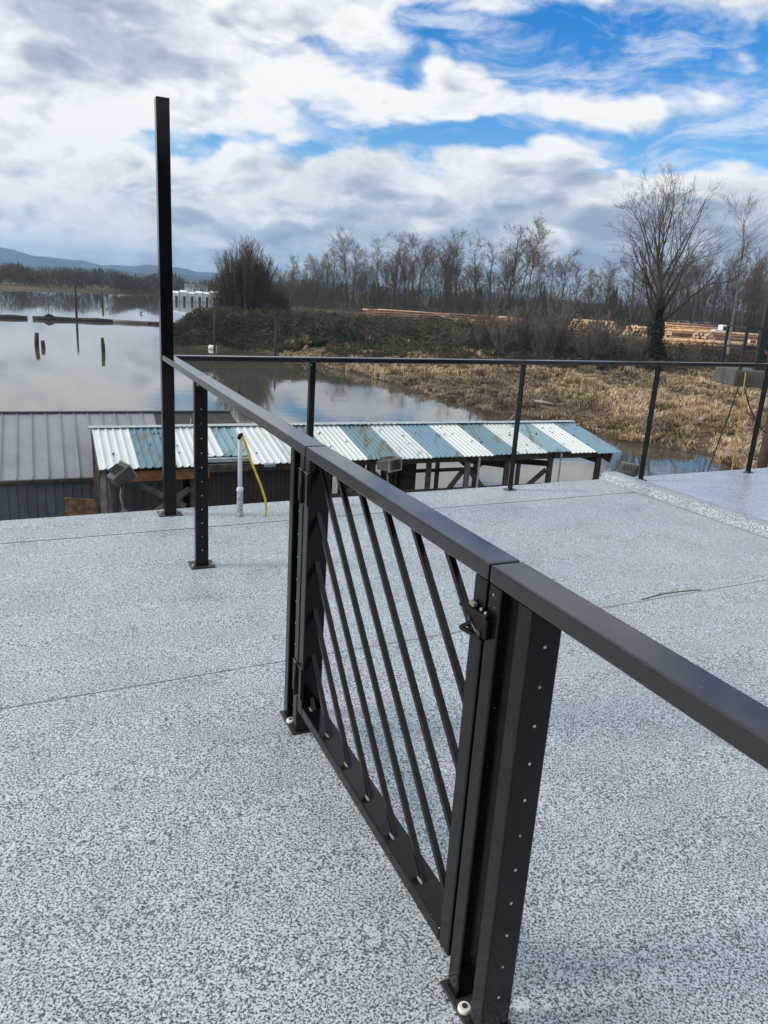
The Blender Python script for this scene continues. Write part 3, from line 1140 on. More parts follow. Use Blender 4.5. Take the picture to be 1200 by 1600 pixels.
# loose screws and dirt lumps lying on the sheets
rs_ = random.Random(15)
mb = MB()
for k in range(70):
    s_, rn_ = rs_.uniform(0.4, 16), rs_.uniform(0.3, 2.05)
    p = BH.p(s_, rn_, ZR + (ZE - ZR) / RUN * rn_ + 0.01)
    mb.tube([p, p + bdir * rs_.uniform(.02, .06) + Vector((0, 0, rs_.uniform(.02, .05)))], rs_.uniform(0.008, 0.022), 5)
mb.build('roof_debris', M['timber'], bh)
for (s, l) in ((0.75, 0.35), (2.9, 0.3), (8.2, 0.45), (10.4, 0.45), (13.5, 0.4)):
    p = BH.p(s, -0.05, ZR + 0.05)
    MB().tube([p, p + bdir * (l * 0.5 if s > 4 else 0.03) + Vector((0, 0, l * 0.55))], 0.012, 6).build('vent_rod', M['ridgecap'], bh)
# timber frame below: posts, plates, braces
def bhb(name, s0, a0, z0, s1, a1, z1, w, h, mat):
    return MB().beam(BH.p(s0, a0, z0), BH.p(s1, a1, z1), w, h).build(name, M[mat], bh)


bhb('eave_beam', 0.35, 2.35, ZE - 0.14, 5.9, 2.35, ZE - 0.14, 0.08, 0.20, 'timber')
bhb('eave_beam', 6.0, 2.30, ZE - 0.12, 15.9, 2.30, ZE - 0.12, 0.08, 0.18, 'timber')
bhb('fascia_board', 0.7, 2.52, ZE - 0.24, 2.95, 2.52, ZE - 0.22, 0.04, 0.26, 'timber_red')
bhb('ridge_beam', 0.35, 0.0, ZR - 0.16, 16.0, 0.0, ZR - 0.16, 0.08, 0.2, 'timber')
for s in (0.5, 2.6, 5.9, 7.6, 9.4, 10.7, 12.1, 13.7, 15.6):
    m_ = 'timber' if s not in (10.7, 0.5) else 'timber_grey'
    bhb('post', s, 2.25, -6.5, s, 2.25, ZE - 0.2, 0.16, 0.16, m_)
    bhb('post', s, -2.25, -6.5, s, -2.25, ZE - 0.2, 0.16, 0.16, 'timber')
    bhb('rafter', s, 0, ZR - 0.1, s, 2.5, ZE - 0.1, 0.06, 0.14, 'timber')
    bhb('rafter', s, 0, ZR - 0.1, s, -2.5, ZE - 0.1, 0.06, 0.14, 'timber')
for (s0, s1, a, za0, za1, m_) in ((0.6, 2.5, 2.2, -4.9, -3.6, 'timber_grey'), (1.0, 2.4, 2.1, -3.3, -4.1, 'timber_grey'), (5.95, 7.5, 2.2, -4.9, -3.3, 'timber'),
                                  (7.7, 9.3, 2.2, -3.4, -4.9, 'timber'), (9.5, 10.6, 2.2, -4.8, -3.4, 'timber'), (10.8, 12.0, 2.2, -3.4, -4.7, 'timber'),
                                  (12.2, 13.6, 2.2, -4.6, -3.5, 'timber'), (12.2, 13.6, -2.2, -3.6, -4.6, 'timber'), (13.8, 15.5, -2.2, -4.4, -3.4, 'timber')):
    bhb('brace', s0, a, za0, s1, a, za1, 0.05, 0.15, m_)
for (s0, s1, a, z, m_) in ((0.5, 5.9, 2.2, -4.25, 'timber_grey'), (5.9, 13.7, 2.2, -4.0, 'timber'), (5.9, 13.7, 2.2, -4.6, 'timber'), (5.9, 13.7, -2.2, -3.9, 'timber'),
                           (0.5, 9.4, -2.2, -3.8, 'timber'), (0.5, 9.4, -2.2, -4.5, 'timber'), (10.7, 13.6, -2.2, -4.5, 'timber')):
    bhb('girt', s0, a, z, s1, a, z, 0.05, 0.13, m_)
for (s, a0, a1, z0, z1) in ((13.7, 2.2, -2.2, -3.3, -4.1), (12.1, 2.2, -2.2, -3.3, -4.0), (15.6, 2.2, -2.2, -3.25, -3.3)):
    bhb('cross_beam', s, a0, z0, s, a1, z1, 0.07, 0.18, 'timber')
bhb('downpipe', 10.95, 2.5, -6.3, 10.95, 2.5, ZE - 0.02, 0.06, 0.06, 'ridgecap')
bhb('downpipe', 13.95, 2.45, -6.3, 13.95, 2.45, ZE - 0.02, 0.05, 0.05, 'ridgecap')
bhb('end_board', 15.98, 2.4, ZE - 0.25, 15.98, 1.7, ZE - 0.1, 0.05, 0.34, 'timber_red')
# left gable lattice
bhb('barge_board', 0.30, 0.0, ZR - 0.12, 0.30, 2.6, ZE - 0.12, 0.04, 0.20, 'timber')
bhb('corner_post', 0.32, 0.35, -6.5, 0.32, 0.35, ZR - 0.1, 0.10, 0.10, 'timber')
bhb('corner_post', 0.40, 2.50, -6.5, 0.40, 2.50, ZE - 0.05, 0.14, 0.14, 'timber_grey')
bhb('brace', 0.34, 0.5, -3.1, 0.34, 2.4, -4.8, 0.05, 0.12, 'timber')
MB().quadbox([BH.p(-0.55, 1.55, -6.2), BH.p(0.26, 1.55, -6.2), BH.p(0.26, 1.6, -6.2), BH.p(-0.55, 1.6, -6.2),
              BH.p(-0.50, 1.55, -3.86), BH.p(0.22, 1.55, -3.95), BH.p(0.22, 1.6, -3.95), BH.p(-0.50, 1.6, -3.86)]).build('plywood', M['rustply'], bh)
# plank floor of the float
for k in range(11):
    a = -2.3 + 0.42 * k
    obox('floor_plank', BH, (0.4, 11.0), (a, a + 0.39), (-6.1, -6.02), M['timber_grey'], bh)
# boards added at the rear so the shaded interior reads dark, some missing
rw = random.Random(19)
s = 0.5
bd = {}
while s < 11.1:
    zt_b = -3.78 if s > 7.5 else -2.95
    key = zt_b
    if key not in bd:
        bd[key] = MB().box(BH, (0, 0.185), (-2.34, -2.31), (-6.3, zt_b)).mesh('rear_shade_board', M['timber'])
    if rw.random() > 0.07:
        o = link('rear_shade_board', bd[key], bh)
        o.location = bdir * s + Vector((0, 0, rw.uniform(-0.06, 0.03)))
    s += 0.2
# brown ribbed wall below the shorter eave with its gutter
mb = MB()
s = 3.02
while s < 5.85:
    mb.box(BH, (s, s + 0.085), (2.02, 2.05), (-6.3, -2.86))
    mb.box(BH, (s + 0.085, s + 0.125), (2.02, 2.075), (-6.3, -2.862))
    s += 0.125
mb.build('wall', M['wall_brown'], bh)
obox('gutter', BH, (2.95, 4.32), (2.06, 2.20), (-2.93, -2.82), M['ridgecap'], bh, 0.01)
obox('flap', BH, (4.34, 4.62), (2.12, 2.78), (-2.96, -2.885), M['roof_blue'], bh, 0.004)
# lower white lean-to roof seen through the frame
for k in range(3):
    s0 = 7.9 + k * 1.15
    mb = MB()
    n = 7
    for i in range(n):
        x0 = s0 + 1.14 * i / n
        x1 = s0 + 1.14 * (i + 0.62) / n
        x2 = s0 + 1.14 * (i + 1) / n
        for (p, q, dz) in ((x0, x1, 0.0), (x1, x2, 0.025)):
            mb.quadbox([BH.p(p, -3.3, -3.62 + dz), BH.p(q, -3.3, -3.62 + dz), BH.p(q, -4.5, -3.42 + dz), BH.p(p, -4.5, -3.42 + dz),
                        BH.p(p, -3.3, -3.60 + dz), BH.p(q, -3.3, -3.60 + dz), BH.p(q, -4.5, -3.40 + dz), BH.p(p, -4.5, -3.40 + dz)])
    mb.build('lean_to_panel', M['roof_white'], bh)
bhb('lean_to_beam', 7.8, -3.3, -3.72, 11.4, -3.3, -3.72, 0.08, 0.14, 'timber')
for s in (7.9, 11.2):
    bhb('lean_to_post', s, -3.3, -6.5, s, -3.3, -3.7, 0.12, 0.12, 'timber')
    bhb('lean_to_post', s, -4.4, -6.5, s, -4.4, -3.5, 0.12, 0.12, 'timber')
place(bh)

# grey metal-roofed shed to the left, behind
GS = Frame((-12.6, 22.75, 0), bdir, qdir)
gs = tag(empty('shed', (-8, 23, WATER_Z)), 'shed with grey standing-seam metal roof and blue-grey ribbed wall', 'shed')
gz, ge, grun = -2.70, -4.0, 3.35
k = 0
s = -3.0
while s < 5.0:
    wd_ = 0.41
    mb = MB()
    mb.quadbox([GS.p(s, 0.02, gz - 0.03), GS.p(s + wd_ - 0.004, 0.02, gz - 0.03), GS.p(s + wd_ - 0.004, grun, ge - 0.03), GS.p(s, grun, ge - 0.03),
                GS.p(s, 0.02, gz), GS.p(s + wd_ - 0.004, 0.02, gz), GS.p(s + wd_ - 0.004, grun, ge), GS.p(s, grun, ge)])
    mb.quadbox([GS.p(s - 0.012, 0.02, gz), GS.p(s + 0.012, 0.02, gz), GS.p(s + 0.012, grun, ge), GS.p(s - 0.012, grun, ge),
                GS.p(s - 0.012, 0.02, gz + 0.04), GS.p(s + 0.012, 0.02, gz + 0.04), GS.p(s + 0.012, grun, ge + 0.04), GS.p(s - 0.012, grun, ge + 0.04)])
    mb.build('roof_panel', M['roof_grey'], gs)
    s += wd_
    k += 1
s1g = s
mb = MB()
mb.quadbox([GS.p(s1g, 0.02, gz - 0.03), GS.p(7.75, 0.02, gz - 0.03), GS.p(8.3, grun, ge - 0.03), GS.p(s1g, grun, ge - 0.03),
            GS.p(s1g, 0.02, gz), GS.p(7.75, 0.02, gz), GS.p(8.3, grun, ge), GS.p(s1g, grun, ge)])
mb.build('dark_roof_section', M['roof_dark'], gs)
mb = MB()
mb.quadbox([GS.p(-3, -grun, ge - 0.03), GS.p(7.8, -grun, ge - 0.03), GS.p(7.75, -0.02, gz - 0.03), GS.p(-3, -0.02, gz - 0.03),
            GS.p(-3, -grun, ge), GS.p(7.8, -grun, ge), GS.p(7.75, -0.02, gz), GS.p(-3, -0.02, gz)])
mb.build('rear_roof', M['roof_dark'], gs)
MB().beam(GS.p(-3, 0, gz + 0.02), GS.p(7.75, 0, gz + 0.02), 0.16, 0.06).build('ridge_cap', M['roof_dark'], gs)
# ribbed wall, panel by panel
for k in range(9):
    mb = MB()
    s = -3.0 + k * 0.96
    for i in range(4):
        x = s + 0.24 * i
        mb.box(GS, (x, x + 0.18), (grun - 0.25, grun - 0.22), (-6.5, ge + 0.02))
        mb.box(GS, (x + 0.18, x + 0.24), (grun - 0.25, grun - 0.185), (-6.5, ge + 0.018))
    mb.build('wall_panel', M['wall_bluegrey'], gs)
MB().beam(GS.p(-3, grun - 0.03, ge - 0.07), GS.p(5.6, grun - 0.03, ge - 0.07), 0.05, 0.09).build('fascia', M['timber'], gs)
obox('rear_wall', GS, (-3, 7.6), (-3.1, -3.05), (-6.5, ge), M['wall_bluegrey'], gs)
obox('end_wall', GS, (7.55, 7.6), (-3.05, 3.05), (-6.5, ge), M['wall_brown'], gs)
place(gs)

# ------------------------------------------------------------------ gangway tower on piles at the right edge
tw = tag(empty('dock_platform', (9.2, 19, WATER_Z)), 'piled dock platform with dark mast and guard rails at right edge', 'platform')
obox('beam', WORLD, (8.30, 10.6), (18.7, 19.9), (-0.09, 0.30), M['concrete'], tw, 0.02)
for (x, y) in ((8.42, 18.75), (9.05, 18.75), (9.75, 18.75), (8.42, 19.85), (9.75, 19.85)):
    MB().beam((x, y, 0.30), (x, y, 1.33), 0.06, 0.06).build('rail_post', M['darksteel'], tw)
for z in (0.82, 1.31):
    MB().beam((8.38, 18.75, z), (10.5, 18.75, z), 0.05, 0.05).build('guard_rail', M['darksteel'], tw)
    MB().beam((8.42, 18.78, z), (8.42, 19.85, z), 0.045, 0.045).build('guard_rail', M['darksteel'], tw)
    MB().beam((8.42, 19.85, z), (10.5, 19.85, z), 0.045, 0.045).build('guard_rail', M['darksteel'], tw)
MB().beam((9.06, 19.25, 0.30), (9.06, 19.25, 4.5), 0.17, 0.17).build('mast', M['darksteel'], tw)
MB().beam((9.24, 19.25, 0.30), (9.24, 19.25, 1.6), 0.07, 0.07).build('mast_stay', M['darksteel'], tw)
MB().beam((8.98, 19.35, 1.0), (9.4, 18.9, 0.42), 0.04, 0.04).build('lever', M['timber_red'], tw)
place(tw)
pil = MB()
pil.tube([(9.62, 19.1, -7.0), (9.61, 19.1, -3.0), (9.60, 19.1, -0.09)], [0.135, 0.125, 0.12], 12)
tag(pil.build('piling', M['piling_red']), 'reddish brown piling under the dock platform at right edge', 'piling')
tag(MB().tube([(9.86, 19.2, -6.9), (9.86, 19.2, -1.2)], 0.05, 10).build('white_pole', M['white_paint']), 'white pole beside the reddish piling at right edge', 'pole')
tag(MB().tube([(8.47, 18.66, 0.26), (8.36, 18.64, -0.5), (8.22, 18.62, -1.2), (8.02, 18.6, -2.3), (7.2, 18.5, -6.4)], 0.016, 6).build('mooring_rope', M['rope']),
    'dark mooring rope slanting down from the dock platform to the water', 'rope')
tag(MB().tube([(8.53, 18.66, 0.26), (8.56, 18.64, -0.4), (8.58, 18.62, -1.1), (8.62, 18.6, -2.0), (8.7, 18.5, -6.4)], 0.016, 6).build('mooring_rope', M['rope_yellow']),
    'yellow rope hanging from the dock platform', 'rope')
tag(MB().tube([(8.50, 18.66, 0.05), (8.8, 18.7, -0.55), (9.15, 18.75, -1.05), (9.4, 18.8, -1.2)], 0.016, 6).build('mooring_rope', M['rope']),
    'dark rope sagging from the platform to the reddish piling', 'rope')

# ------------------------------------------------------------------ pilings, log boom, float, birds on the water
def pile(x, y, top, r, lean, lab, group='pilings standing in the river'):
    mb = MB()
    mb.tube([(x, y, WATER_Z - 1.2), (x + lean * 0.3, y, WATER_Z + top * 0.4), (x + lean, y, WATER_Z + top)], [r * 1.05, r, r * 0.85], 10)
    tag(mb.build('piling', M['piling']), lab, 'piling', group)


pile(-41.6, 80.0, 6.0, 0.17, -0.3, 'tall dark piling cut by the left picture edge')
pile(-57.5, 139.5, 6.2, 0.20, 0.0, 'tall dark piling standing at the log boom')
pile(-39.2, 84.0, 1.45, 0.24, 0.12, 'short piling stub, leftmost of the low pair near the shed')
pile(-38.0, 83.0, 0.75, 0.22, -0.05, 'lowest piling stub, right one of the low pair')
pile(-31.2, 82.3, 1.5, 0.20, -0.08, 'short piling stub left of the tall corner post')
pile(-82.7, 219.0, 3.2, 0.28, 0.0, 'piling with blunt cap farther out than the log boom')
pile(-21.3, 91.2, 4.6, 0.14, 0.0, 'slim piling in front of the bramble bank beside the white float')
pile(-13.6, 88.2, 3.7, 0.13, 0.0, 'slim piling in front of the bramble bank, farther right')
pile(-11.4, 56.5, 0.55, 0.10, 0.0, 'tiny piling tip in the water behind the side railing')
boomp = [(-66.5, 129.0), (-60.6, 132.2), (-57.6, 134.0), (-50.5, 136.0), (-44, 137.6), (-40.5, 138.4)]
br2 = random.Random(9)
segs = [((-66.5, 128.6), (-62.3, 130.9)), ((-61.6, 131.2), (-55.0, 134.3)), ((-55.2, 134.6), (-49.5, 136.6)), ((-49.8, 136.4), (-44.0, 137.6)), ((-44.6, 138.0), (-38.0, 139.2))]
for i, (p, q) in enumerate(segs):
    lab = ['leftmost boom log, short and separated by a pale gap', 'boom log carrying a dark lump, left of the tall piling',
           'boom log meeting the tall piling', 'pale grey boom log right of the tall piling', 'boom log ending behind the tall corner post'][i]
    mb = MB()
    r = 0.42 if i < 3 else 0.34
    mb.tube([(p[0], p[1], WATER_Z + 0.12), ((p[0] + q[0]) / 2, (p[1] + q[1]) / 2 + 0.1, WATER_Z + 0.17), (q[0], q[1], WATER_Z + 0.1)], [r, r * 1.05, r * 0.9], 10)
    tag(mb.build('boom_log', M['piling'] if i != 3 else M['timber_grey']), lab, 'log', 'floating boom logs')
mb = MB()
mb.tube([(-59.9, 132.0, WATER_Z + 0.5), (-59.3, 132.3, WATER_Z + 0.75), (-58.6, 132.6, WATER_Z + 0.5)], [0.2, 0.32, 0.2], 8)
tag(mb.build('driftwood_stump', M['piling']), 'dark lump of driftwood resting on a boom log', 'driftwood')
mb = MB()
mb.tube([(-22.75, 94.3, WATER_Z + 0.16), (-22.7, 94.3, WATER_Z + 0.16), (-21.85, 94.35, WATER_Z + 0.16), (-21.8, 94.35, WATER_Z + 0.16)], [0.24, 0.33, 0.33, 0.24], 12)
tag(mb.build('barrel_float', M['white_paint']), 'white barrel float on the water by the bramble bank', 'float')
for (x, y, lab) in ((-57.5, 175.0, 'small dark bird on the water right of the far capped piling'), (-49.5, 186.0, 'small dark bird on the water close to the tall corner post'),
                    (-113, 225.0, 'small dark bird on the water far left')):
    mb = MB()
    mb.tube([(x - 0.3, y, WATER_Z + 0.12), (x - 0.1, y, WATER_Z + 0.25), (x + 0.2, y, WATER_Z + 0.3), (x + 0.26, y, WATER_Z + 0.62), (x + 0.4, y, WATER_Z + 0.66)],
            [0.04, 0.2, 0.17, 0.08, 0.03], 8)
    tag(mb.build('water_bird', M['bird']), lab, 'bird', 'birds on the river')


for k, (x, y, L, rz, lab) in enumerate(((13.5, 64, 2.6, 0.3, 'grey driftwood log lying in the marsh grass left of the flat posts'), (11.2, 56.5, 1.8, -0.5, 'short bleached driftwood log near the marsh waterline'),
                                        (21.5, 52, 2.2, 0.9, 'bleached driftwood log in the marsh grass, right part'))):
    z = float(height(np.array([x]), np.array([y]))[0]) + 0.35
    c, sn = math.cos(rz) * L / 2, math.sin(rz) * L / 2
    mb = MB()
    mb.tube([(x - c, y - sn, z), (x - c * .2, y - sn * .2 + .06, z + .08), (x + c, y + sn, z + .05)], [0.16, 0.13, 0.06], 8)
    mb.tube([(x - c * .2, y - sn * .2, z + .06), (x + .1, y + .1, z + .5)], [0.05, 0.02], 5)
    tag(mb.build('driftwood', M['driftwood']), lab, 'driftwood', 'driftwood in the marsh')

# ------------------------------------------------------------------ far buildings
def gable(name, x, y, z, w, d, h, rh, rz, lab, cat, grp, wallm='white_paint', roofm='houseroof', doors=1, wins=2):
    root = tag(empty(name, (x, y, z), rz), lab, cat, grp)
    fr = WORLD
    obox('wall', fr, (-w / 2, w / 2), (-d / 2, d / 2), (0, h), M[wallm], root)
    mb = MB()
    o = 0.25
    mb.poly([(-w / 2 - o, -d / 2 - o, h), (w / 2 + o, -d / 2 - o, h), (w / 2 + o, 0, h + rh), (-w / 2 - o, 0, h + rh)])
    mb.poly([(-w / 2 - o, d / 2 + o, h), (w / 2 + o, d / 2 + o, h), (w / 2 + o, 0, h + rh), (-w / 2 - o, 0, h + rh)])
    mb.poly([(-w / 2, -d / 2, h), (-w / 2, d / 2, h), (-w / 2, 0, h + rh)])
    mb.poly([(w / 2, -d / 2, h), (w / 2, d / 2, h), (w / 2, 0, h + rh)])
    mb.build('roof', M[roofm], root)
    for k in range(wins):
        xx = -w / 2 + w * (k + 1) / (wins + 1)
        obox('window', fr, (xx - 0.5, xx + 0.5), (-d / 2 - 0.05, -d / 2 - 0.01), (h * 0.4, h * 0.8), M['glass'], root)
    for k in range(doors):
        xx = w * 0.25
        obox('door', fr, (-0.45 + xx, 0.45 + xx), (-d / 2 - 0.06, -d / 2 - 0.012), (0, min(2.0, h * .7)), M['wall_brown'], root)
    return root


ordn = ['leftmost', 'second from the left', 'third from the left', 'fourth from the left', 'fifth from the left', 'sixth from the left', 'rightmost']
for k in range(7):
    t = k / 6
    x, y = -81 + 11.5 * t, 286 + 22 * t
    h = [3.0, 3.4, 2.9, 3.3, 3.1, 3.6, 3.8][k]
    gable('floating_boathouse', x, y, WATER_Z + 0.1, 2.1, 5, h, 0.7, 0.15, 'white floating boathouse across the water, %s of the row' % ordn[k],
          'boathouse', 'white floating boathouses', 'white_paint', 'white_paint', 1, 0)
for (x, y, w, lab) in ((-128, 400, 9, 'white house on the far shore, between the grey bare thickets'), (-141, 418, 8, 'white house on the far shore at the left thicket'),
                       (-110, 432, 10, 'long pale house on the far shore behind the corner post'), (-117, 446, 8, 'pale house in the far shore field left of the corner post')):
    gable('house', x, y, -5.3 + 0.02 * 0, w, 6, 3.0, 1.6, 0.2, lab, 'house', 'houses on the far shore')
for (x, y, w, lab) in ((98, 285, 6, 'white trailer among the trees right of the big bare tree'), (106, 290, 4, 'small white trailer among bare trees, middle of three'),
                       (112, 286, 6, 'white trailer among the trees above the log loader'), (66, 300, 9, 'pale long trailer behind the middle log piles')):
    gable('trailer', x, y, float(height(np.array([x]), np.array([y]))[0]), w, 3, 2.6, 0.4, 0.1, lab, 'trailer', 'trailers behind the log yard', 'white_paint', 'white_paint')

# ------------------------------------------------------------------ log yard
logs_shared = {}


def log_mesh(L, r, dark, k):
    key = (round(L, 1), round(r, 2), dark, k)
    if key in logs_shared:
        return logs_shared[key]
    mb = MB()
    rg = random.Random(k * 7 + 1)
    mb.tube([(-L / 2, 0, 0), (-L / 6, rg.uniform(-.06, .06), rg.uniform(-.03, .03)), (L / 6, rg.uniform(-.06, .06), rg.uniform(-.03, .03)), (L / 2, 0, 0)],
            [r, r * 0.95, r * 0.9, r * 0.8], 8)
    me = mb.mesh('log', M['log_dark'] if dark else M['log'])
    me.materials.append(M['logend'])
    for p in me.polygons:
        if len(p.vertices) > 4:
            p.material_index = 1
    logs_shared[key] = me
    return me


def log_pile(x, y, L, nb, layers, rz, r, dark, lab, seed):
    rg = random.Random(seed)
    z = float(height(np.array([x]), np.array([y]))[0])
    root = tag(empty('log_pile', (x, y, z), rz), lab, 'log pile', 'log piles in the yard')
    for k in range(layers):
        for i in range(nb - k):
            dk = rg.random() < max(dark, 0.18)
            o = link('log', log_mesh(L, r, dk, rg.randint(0, 3)), root)
            sc = rg.uniform(0.72, 1.18)
            o.location = (rg.uniform(-1.7, 1.7), (i - (nb - k - 1) / 2) * r * 2.05, r + k * r * 1.78)
            o.rotation_euler = (rg.uniform(0, 6), 0, rg.uniform(-0.05, 0.05) + (PI if rg.random() < 0.5 else 0))
            o.scale = (rg.uniform(0.78, 1.1), sc, sc)
    return root


log_pile(2, 176, 17, 7, 4, 0.06, 0.27, 0.45, 'log pile behind the brambles, leftmost in the yard', 1)
log_pile(16, 180, 15, 7, 4, -0.05, 0.27, 0.3, 'log pile with pale ends, second from left behind the brambles', 2)
log_pile(26.5, 187, 6, 7, 4, 0.0, 0.26, 0.0, 'short pale log pile just left of the willow thicket', 3)
log_pile(46, 182, 12, 20, 5, 1.25, 0.27, 0.0, 'pale log pile with cut ends towards us, right of the willow thicket', 4)
log_pile(56, 172, 12, 20, 4, 1.25, 0.27, 0.0, 'pale log pile with cut ends towards us, left of the big bare tree', 5)
log_pile(59, 150, 10, 8, 4, 1.1, 0.27, 0.0, 'small log pile half hidden by the big bare tree trunk', 6)
log_pile(79, 212, 16, 12, 5, 0.05, 0.28, 0.0, 'pale log pile farthest back, right of the big bare tree', 7)
log_pile(70, 165, 26, 8, 4, 0.0, 0.28, 0.75, 'long brown bark-covered log pile at right', 8)
log_pile(50, 124, 13.5, 7, 3, -0.06, 0.27, 0.05, 'bright front log pile nearest the marsh at right', 9)
log_pile(62, 128, 8, 6, 4, 0.5, 0.27, 0.2, 'log pile behind the dock platform rails', 10)

# log loader
zl = float(height(np.array([76.0]), np.array([185.0]))[0])
ld = tag(empty('log_loader', (78, 188, zl), 0.3), 'small white-cabbed log loader standing behind the brown logs', 'loader')
obox('chassis', WORLD, (-2.2, 2.2), (-0.9, 0.9), (0.6, 1.2), M['darksteel'], ld, 0.05)
cb = obox('cab', WORLD, (-0.2, 1.6), (-0.85, 0.85), (1.2, 3.1), M['white_paint'], ld, 0.12)
obox('windscreen', WORLD, (0.1, 1.3), (-0.90, -0.86), (1.9, 2.7), M['glass'], cb)
obox('engine_cover', WORLD, (-2.1, -0.3), (-0.8, 0.8), (1.2, 1.9), M['white_paint'], ld, 0.08)
MB().beam((0.8, 0, 2.0), (3.6, 0, 3.2), 0.25, 0.3).build('boom', M['darksteel'], ld)
MB().beam((3.6, 0, 3.2), (4.2, 0, 1.2), 0.2, 0.25).build('grapple', M['darksteel'], ld)
for (x, y) in ((-1.4, -1.0), (1.4, -1.0), (-1.4, 1.0), (1.4, 1.0)):
    MB().tube([(x, y - 0.25, 0.65), (x, y + 0.25, 0.65)], 0.65, 14).build('wheel', M['darksteel'], ld)


# ------------------------------------------------------------------ trees
def rot_about(v, axis_, ang):
    return Matrix.Rotation(ang, 3, axis_) @ v


def perp(v, rg):
    r = Vector((rg.gauss(0, 1), rg.gauss(0, 1), rg.gauss(0, 1)))
    p = v.cross(r)
    return p.normalized() if p.length > 1e-5 else Vector((1, 0, 0))


def gen_tree(seed, H, r0, clear, spread, levels, kids, up=0.25, leaders=1, twigw=0.03, lenf=0.62, crook=0.10):
    """bare deciduous tree: returns (trunk MB, crown MB); the trunk holds levels 0, the crown all boughs and twigs"""
    rg = random.Random(seed)
    T, C = MB(), MB()

    def branch(p, d, L, r, lev, target, nseg):
        pts, rad = [p.copy()], [r]
        dd = d.copy()
        q = p.copy()
        for i in range(nseg):
            dd = dd + perp(dd, rg) * rg.uniform(0, crook) * (1 + lev * 0.5) + Vector((0, 0, up * (0.15 if lev == 0 else 0.35)))
            dd.normalize()
            q = q + dd * (L / nseg)
            pts.append(q.copy())
            rad.append(max(twigw * 0.35, r * (1 - 0.82 * (i + 1) / nseg)))
        target.tube(pts, rad, 6 if lev == 0 else (4 if lev == 1 else 3), False)
        return pts, rad

    def recurse(pts, rad, L, lev):
        if lev >= levels:
            return
        n = kids[min(lev, len(kids) - 1)]
        for k in range(n):
            t = rg.uniform(clear if lev == 0 else 0.18, 1.0) if k else 0.98
            f = t * (len(pts) - 1)
            i = min(int(f), len(pts) - 2)
            p = pts[i].lerp(pts[i + 1], f - i)
            d = (pts[i + 1] - pts[i]).normalized()
            ang = rg.uniform(0.30, 0.72) * spread
            d2 = rot_about(d, perp(d, rg), ang)
            if d2.z < -0.1:
                d2.z = 0.05
                d2.normalize()
            l2 = L * lenf * rg.uniform(0.55, 1.05) * (1.15 - 0.55 * t if lev == 0 else 1.0)
            rr_ = max(twigw * 0.5, (rad[i] * 0.62) if lev < 2 else rad[i] * 0.7)
            ps, rs = branch(p, d2, l2, rr_, lev + 1, C, 4 if lev < 2 else 3)
            recurse(ps, rs, l2, lev + 1)

    for k in range(leaders):
        d = Vector((rg.uniform(-.05, .05), rg.uniform(-.05, .05), 1)) if leaders == 1 else \
            Vector((math.cos(k * 2.4) * 0.35 * rg.uniform(.5, 1), math.sin(k * 2.4) * 0.35 * rg.uniform(.5, 1), 1))
        pts, rad = branch(Vector((rg.uniform(-.15, .15) * (leaders > 1), rg.uniform(-.15, .15) * (leaders > 1), -0.3)), d.normalized(), H * (1 if leaders == 1 else rg.uniform(0.75, 1)), r0, 0, T, 7)
        recurse(pts, rad, H * 0.55, 0)
    return T, C


def gz_at(x, y):
    return float(height(np.array([x]), np.array([y]))[0])


def tree_from(meshes, name, x, y, sc, rz, lab, cat, grp):
    root = tag(empty(name, (x, y, gz_at(x, y) - 0.05), rz), lab, cat, grp)
    root.scale = (sc[0], sc[0], sc[1])
    link('trunk', meshes[0], root)
    link('crown', meshes[1], root)
    return root


def tree_meshes(bark, twig, *a, **k):
    T, C = gen_tree(*a, **k)
    return T.mesh('trunk', M[bark]), C.mesh('crown', M[twig])


# the big bare tree on the right, vase shaped, with an ivy-dark foot
rg0 = random.Random(77)
TB, CB = MB(), MB()


def bigbranch(p, d, L, r, lev, target, nseg, upw):
    pts, rad = [p.copy()], [r]
    dd, q = d.copy(), p.copy()
    for i in range(nseg):
        dd = (dd + perp(dd, rg0) * rg0.uniform(0.05, 0.22 + 0.06 * lev) + Vector((0, 0, upw))).normalized()
        q = q + dd * (L / nseg)
        pts.append(q.copy())
        rad.append(max(0.009, r * (1 - 0.80 * (i + 1) / nseg)))
    target.tube(pts, rad, [8, 6, 4, 3, 3][lev], False)
    return pts, rad


def bigrec(pts, rad, L, lev, maxlev, n):
    if lev > maxlev:
        return
    for k in range(n[lev]):
        t = rg0.uniform(0.15, 0.97)
        f = t * (len(pts) - 1)
        i = min(int(f), len(pts) - 2)
        p = pts[i].lerp(pts[i + 1], f - i)
        d = (pts[i + 1] - pts[i]).normalized()
        d2 = rot_about(d, perp(d, rg0), rg0.uniform(0.35, 0.85))
        if d2.z < -0.15:
            d2.z *= -0.4
            d2.normalize()
        l2 = L * rg0.uniform(0.34, 0.62) * (1.2 - 0.5 * t)
        ps, rs = bigbranch(p, d2, l2, max(0.011, rad[i] * 0.46), lev + 1 if lev < 4 else 4, CB, 4 if lev < 3 else 3, 0.06)
        bigrec(ps, rs, l2, lev + 1, maxlev, n)


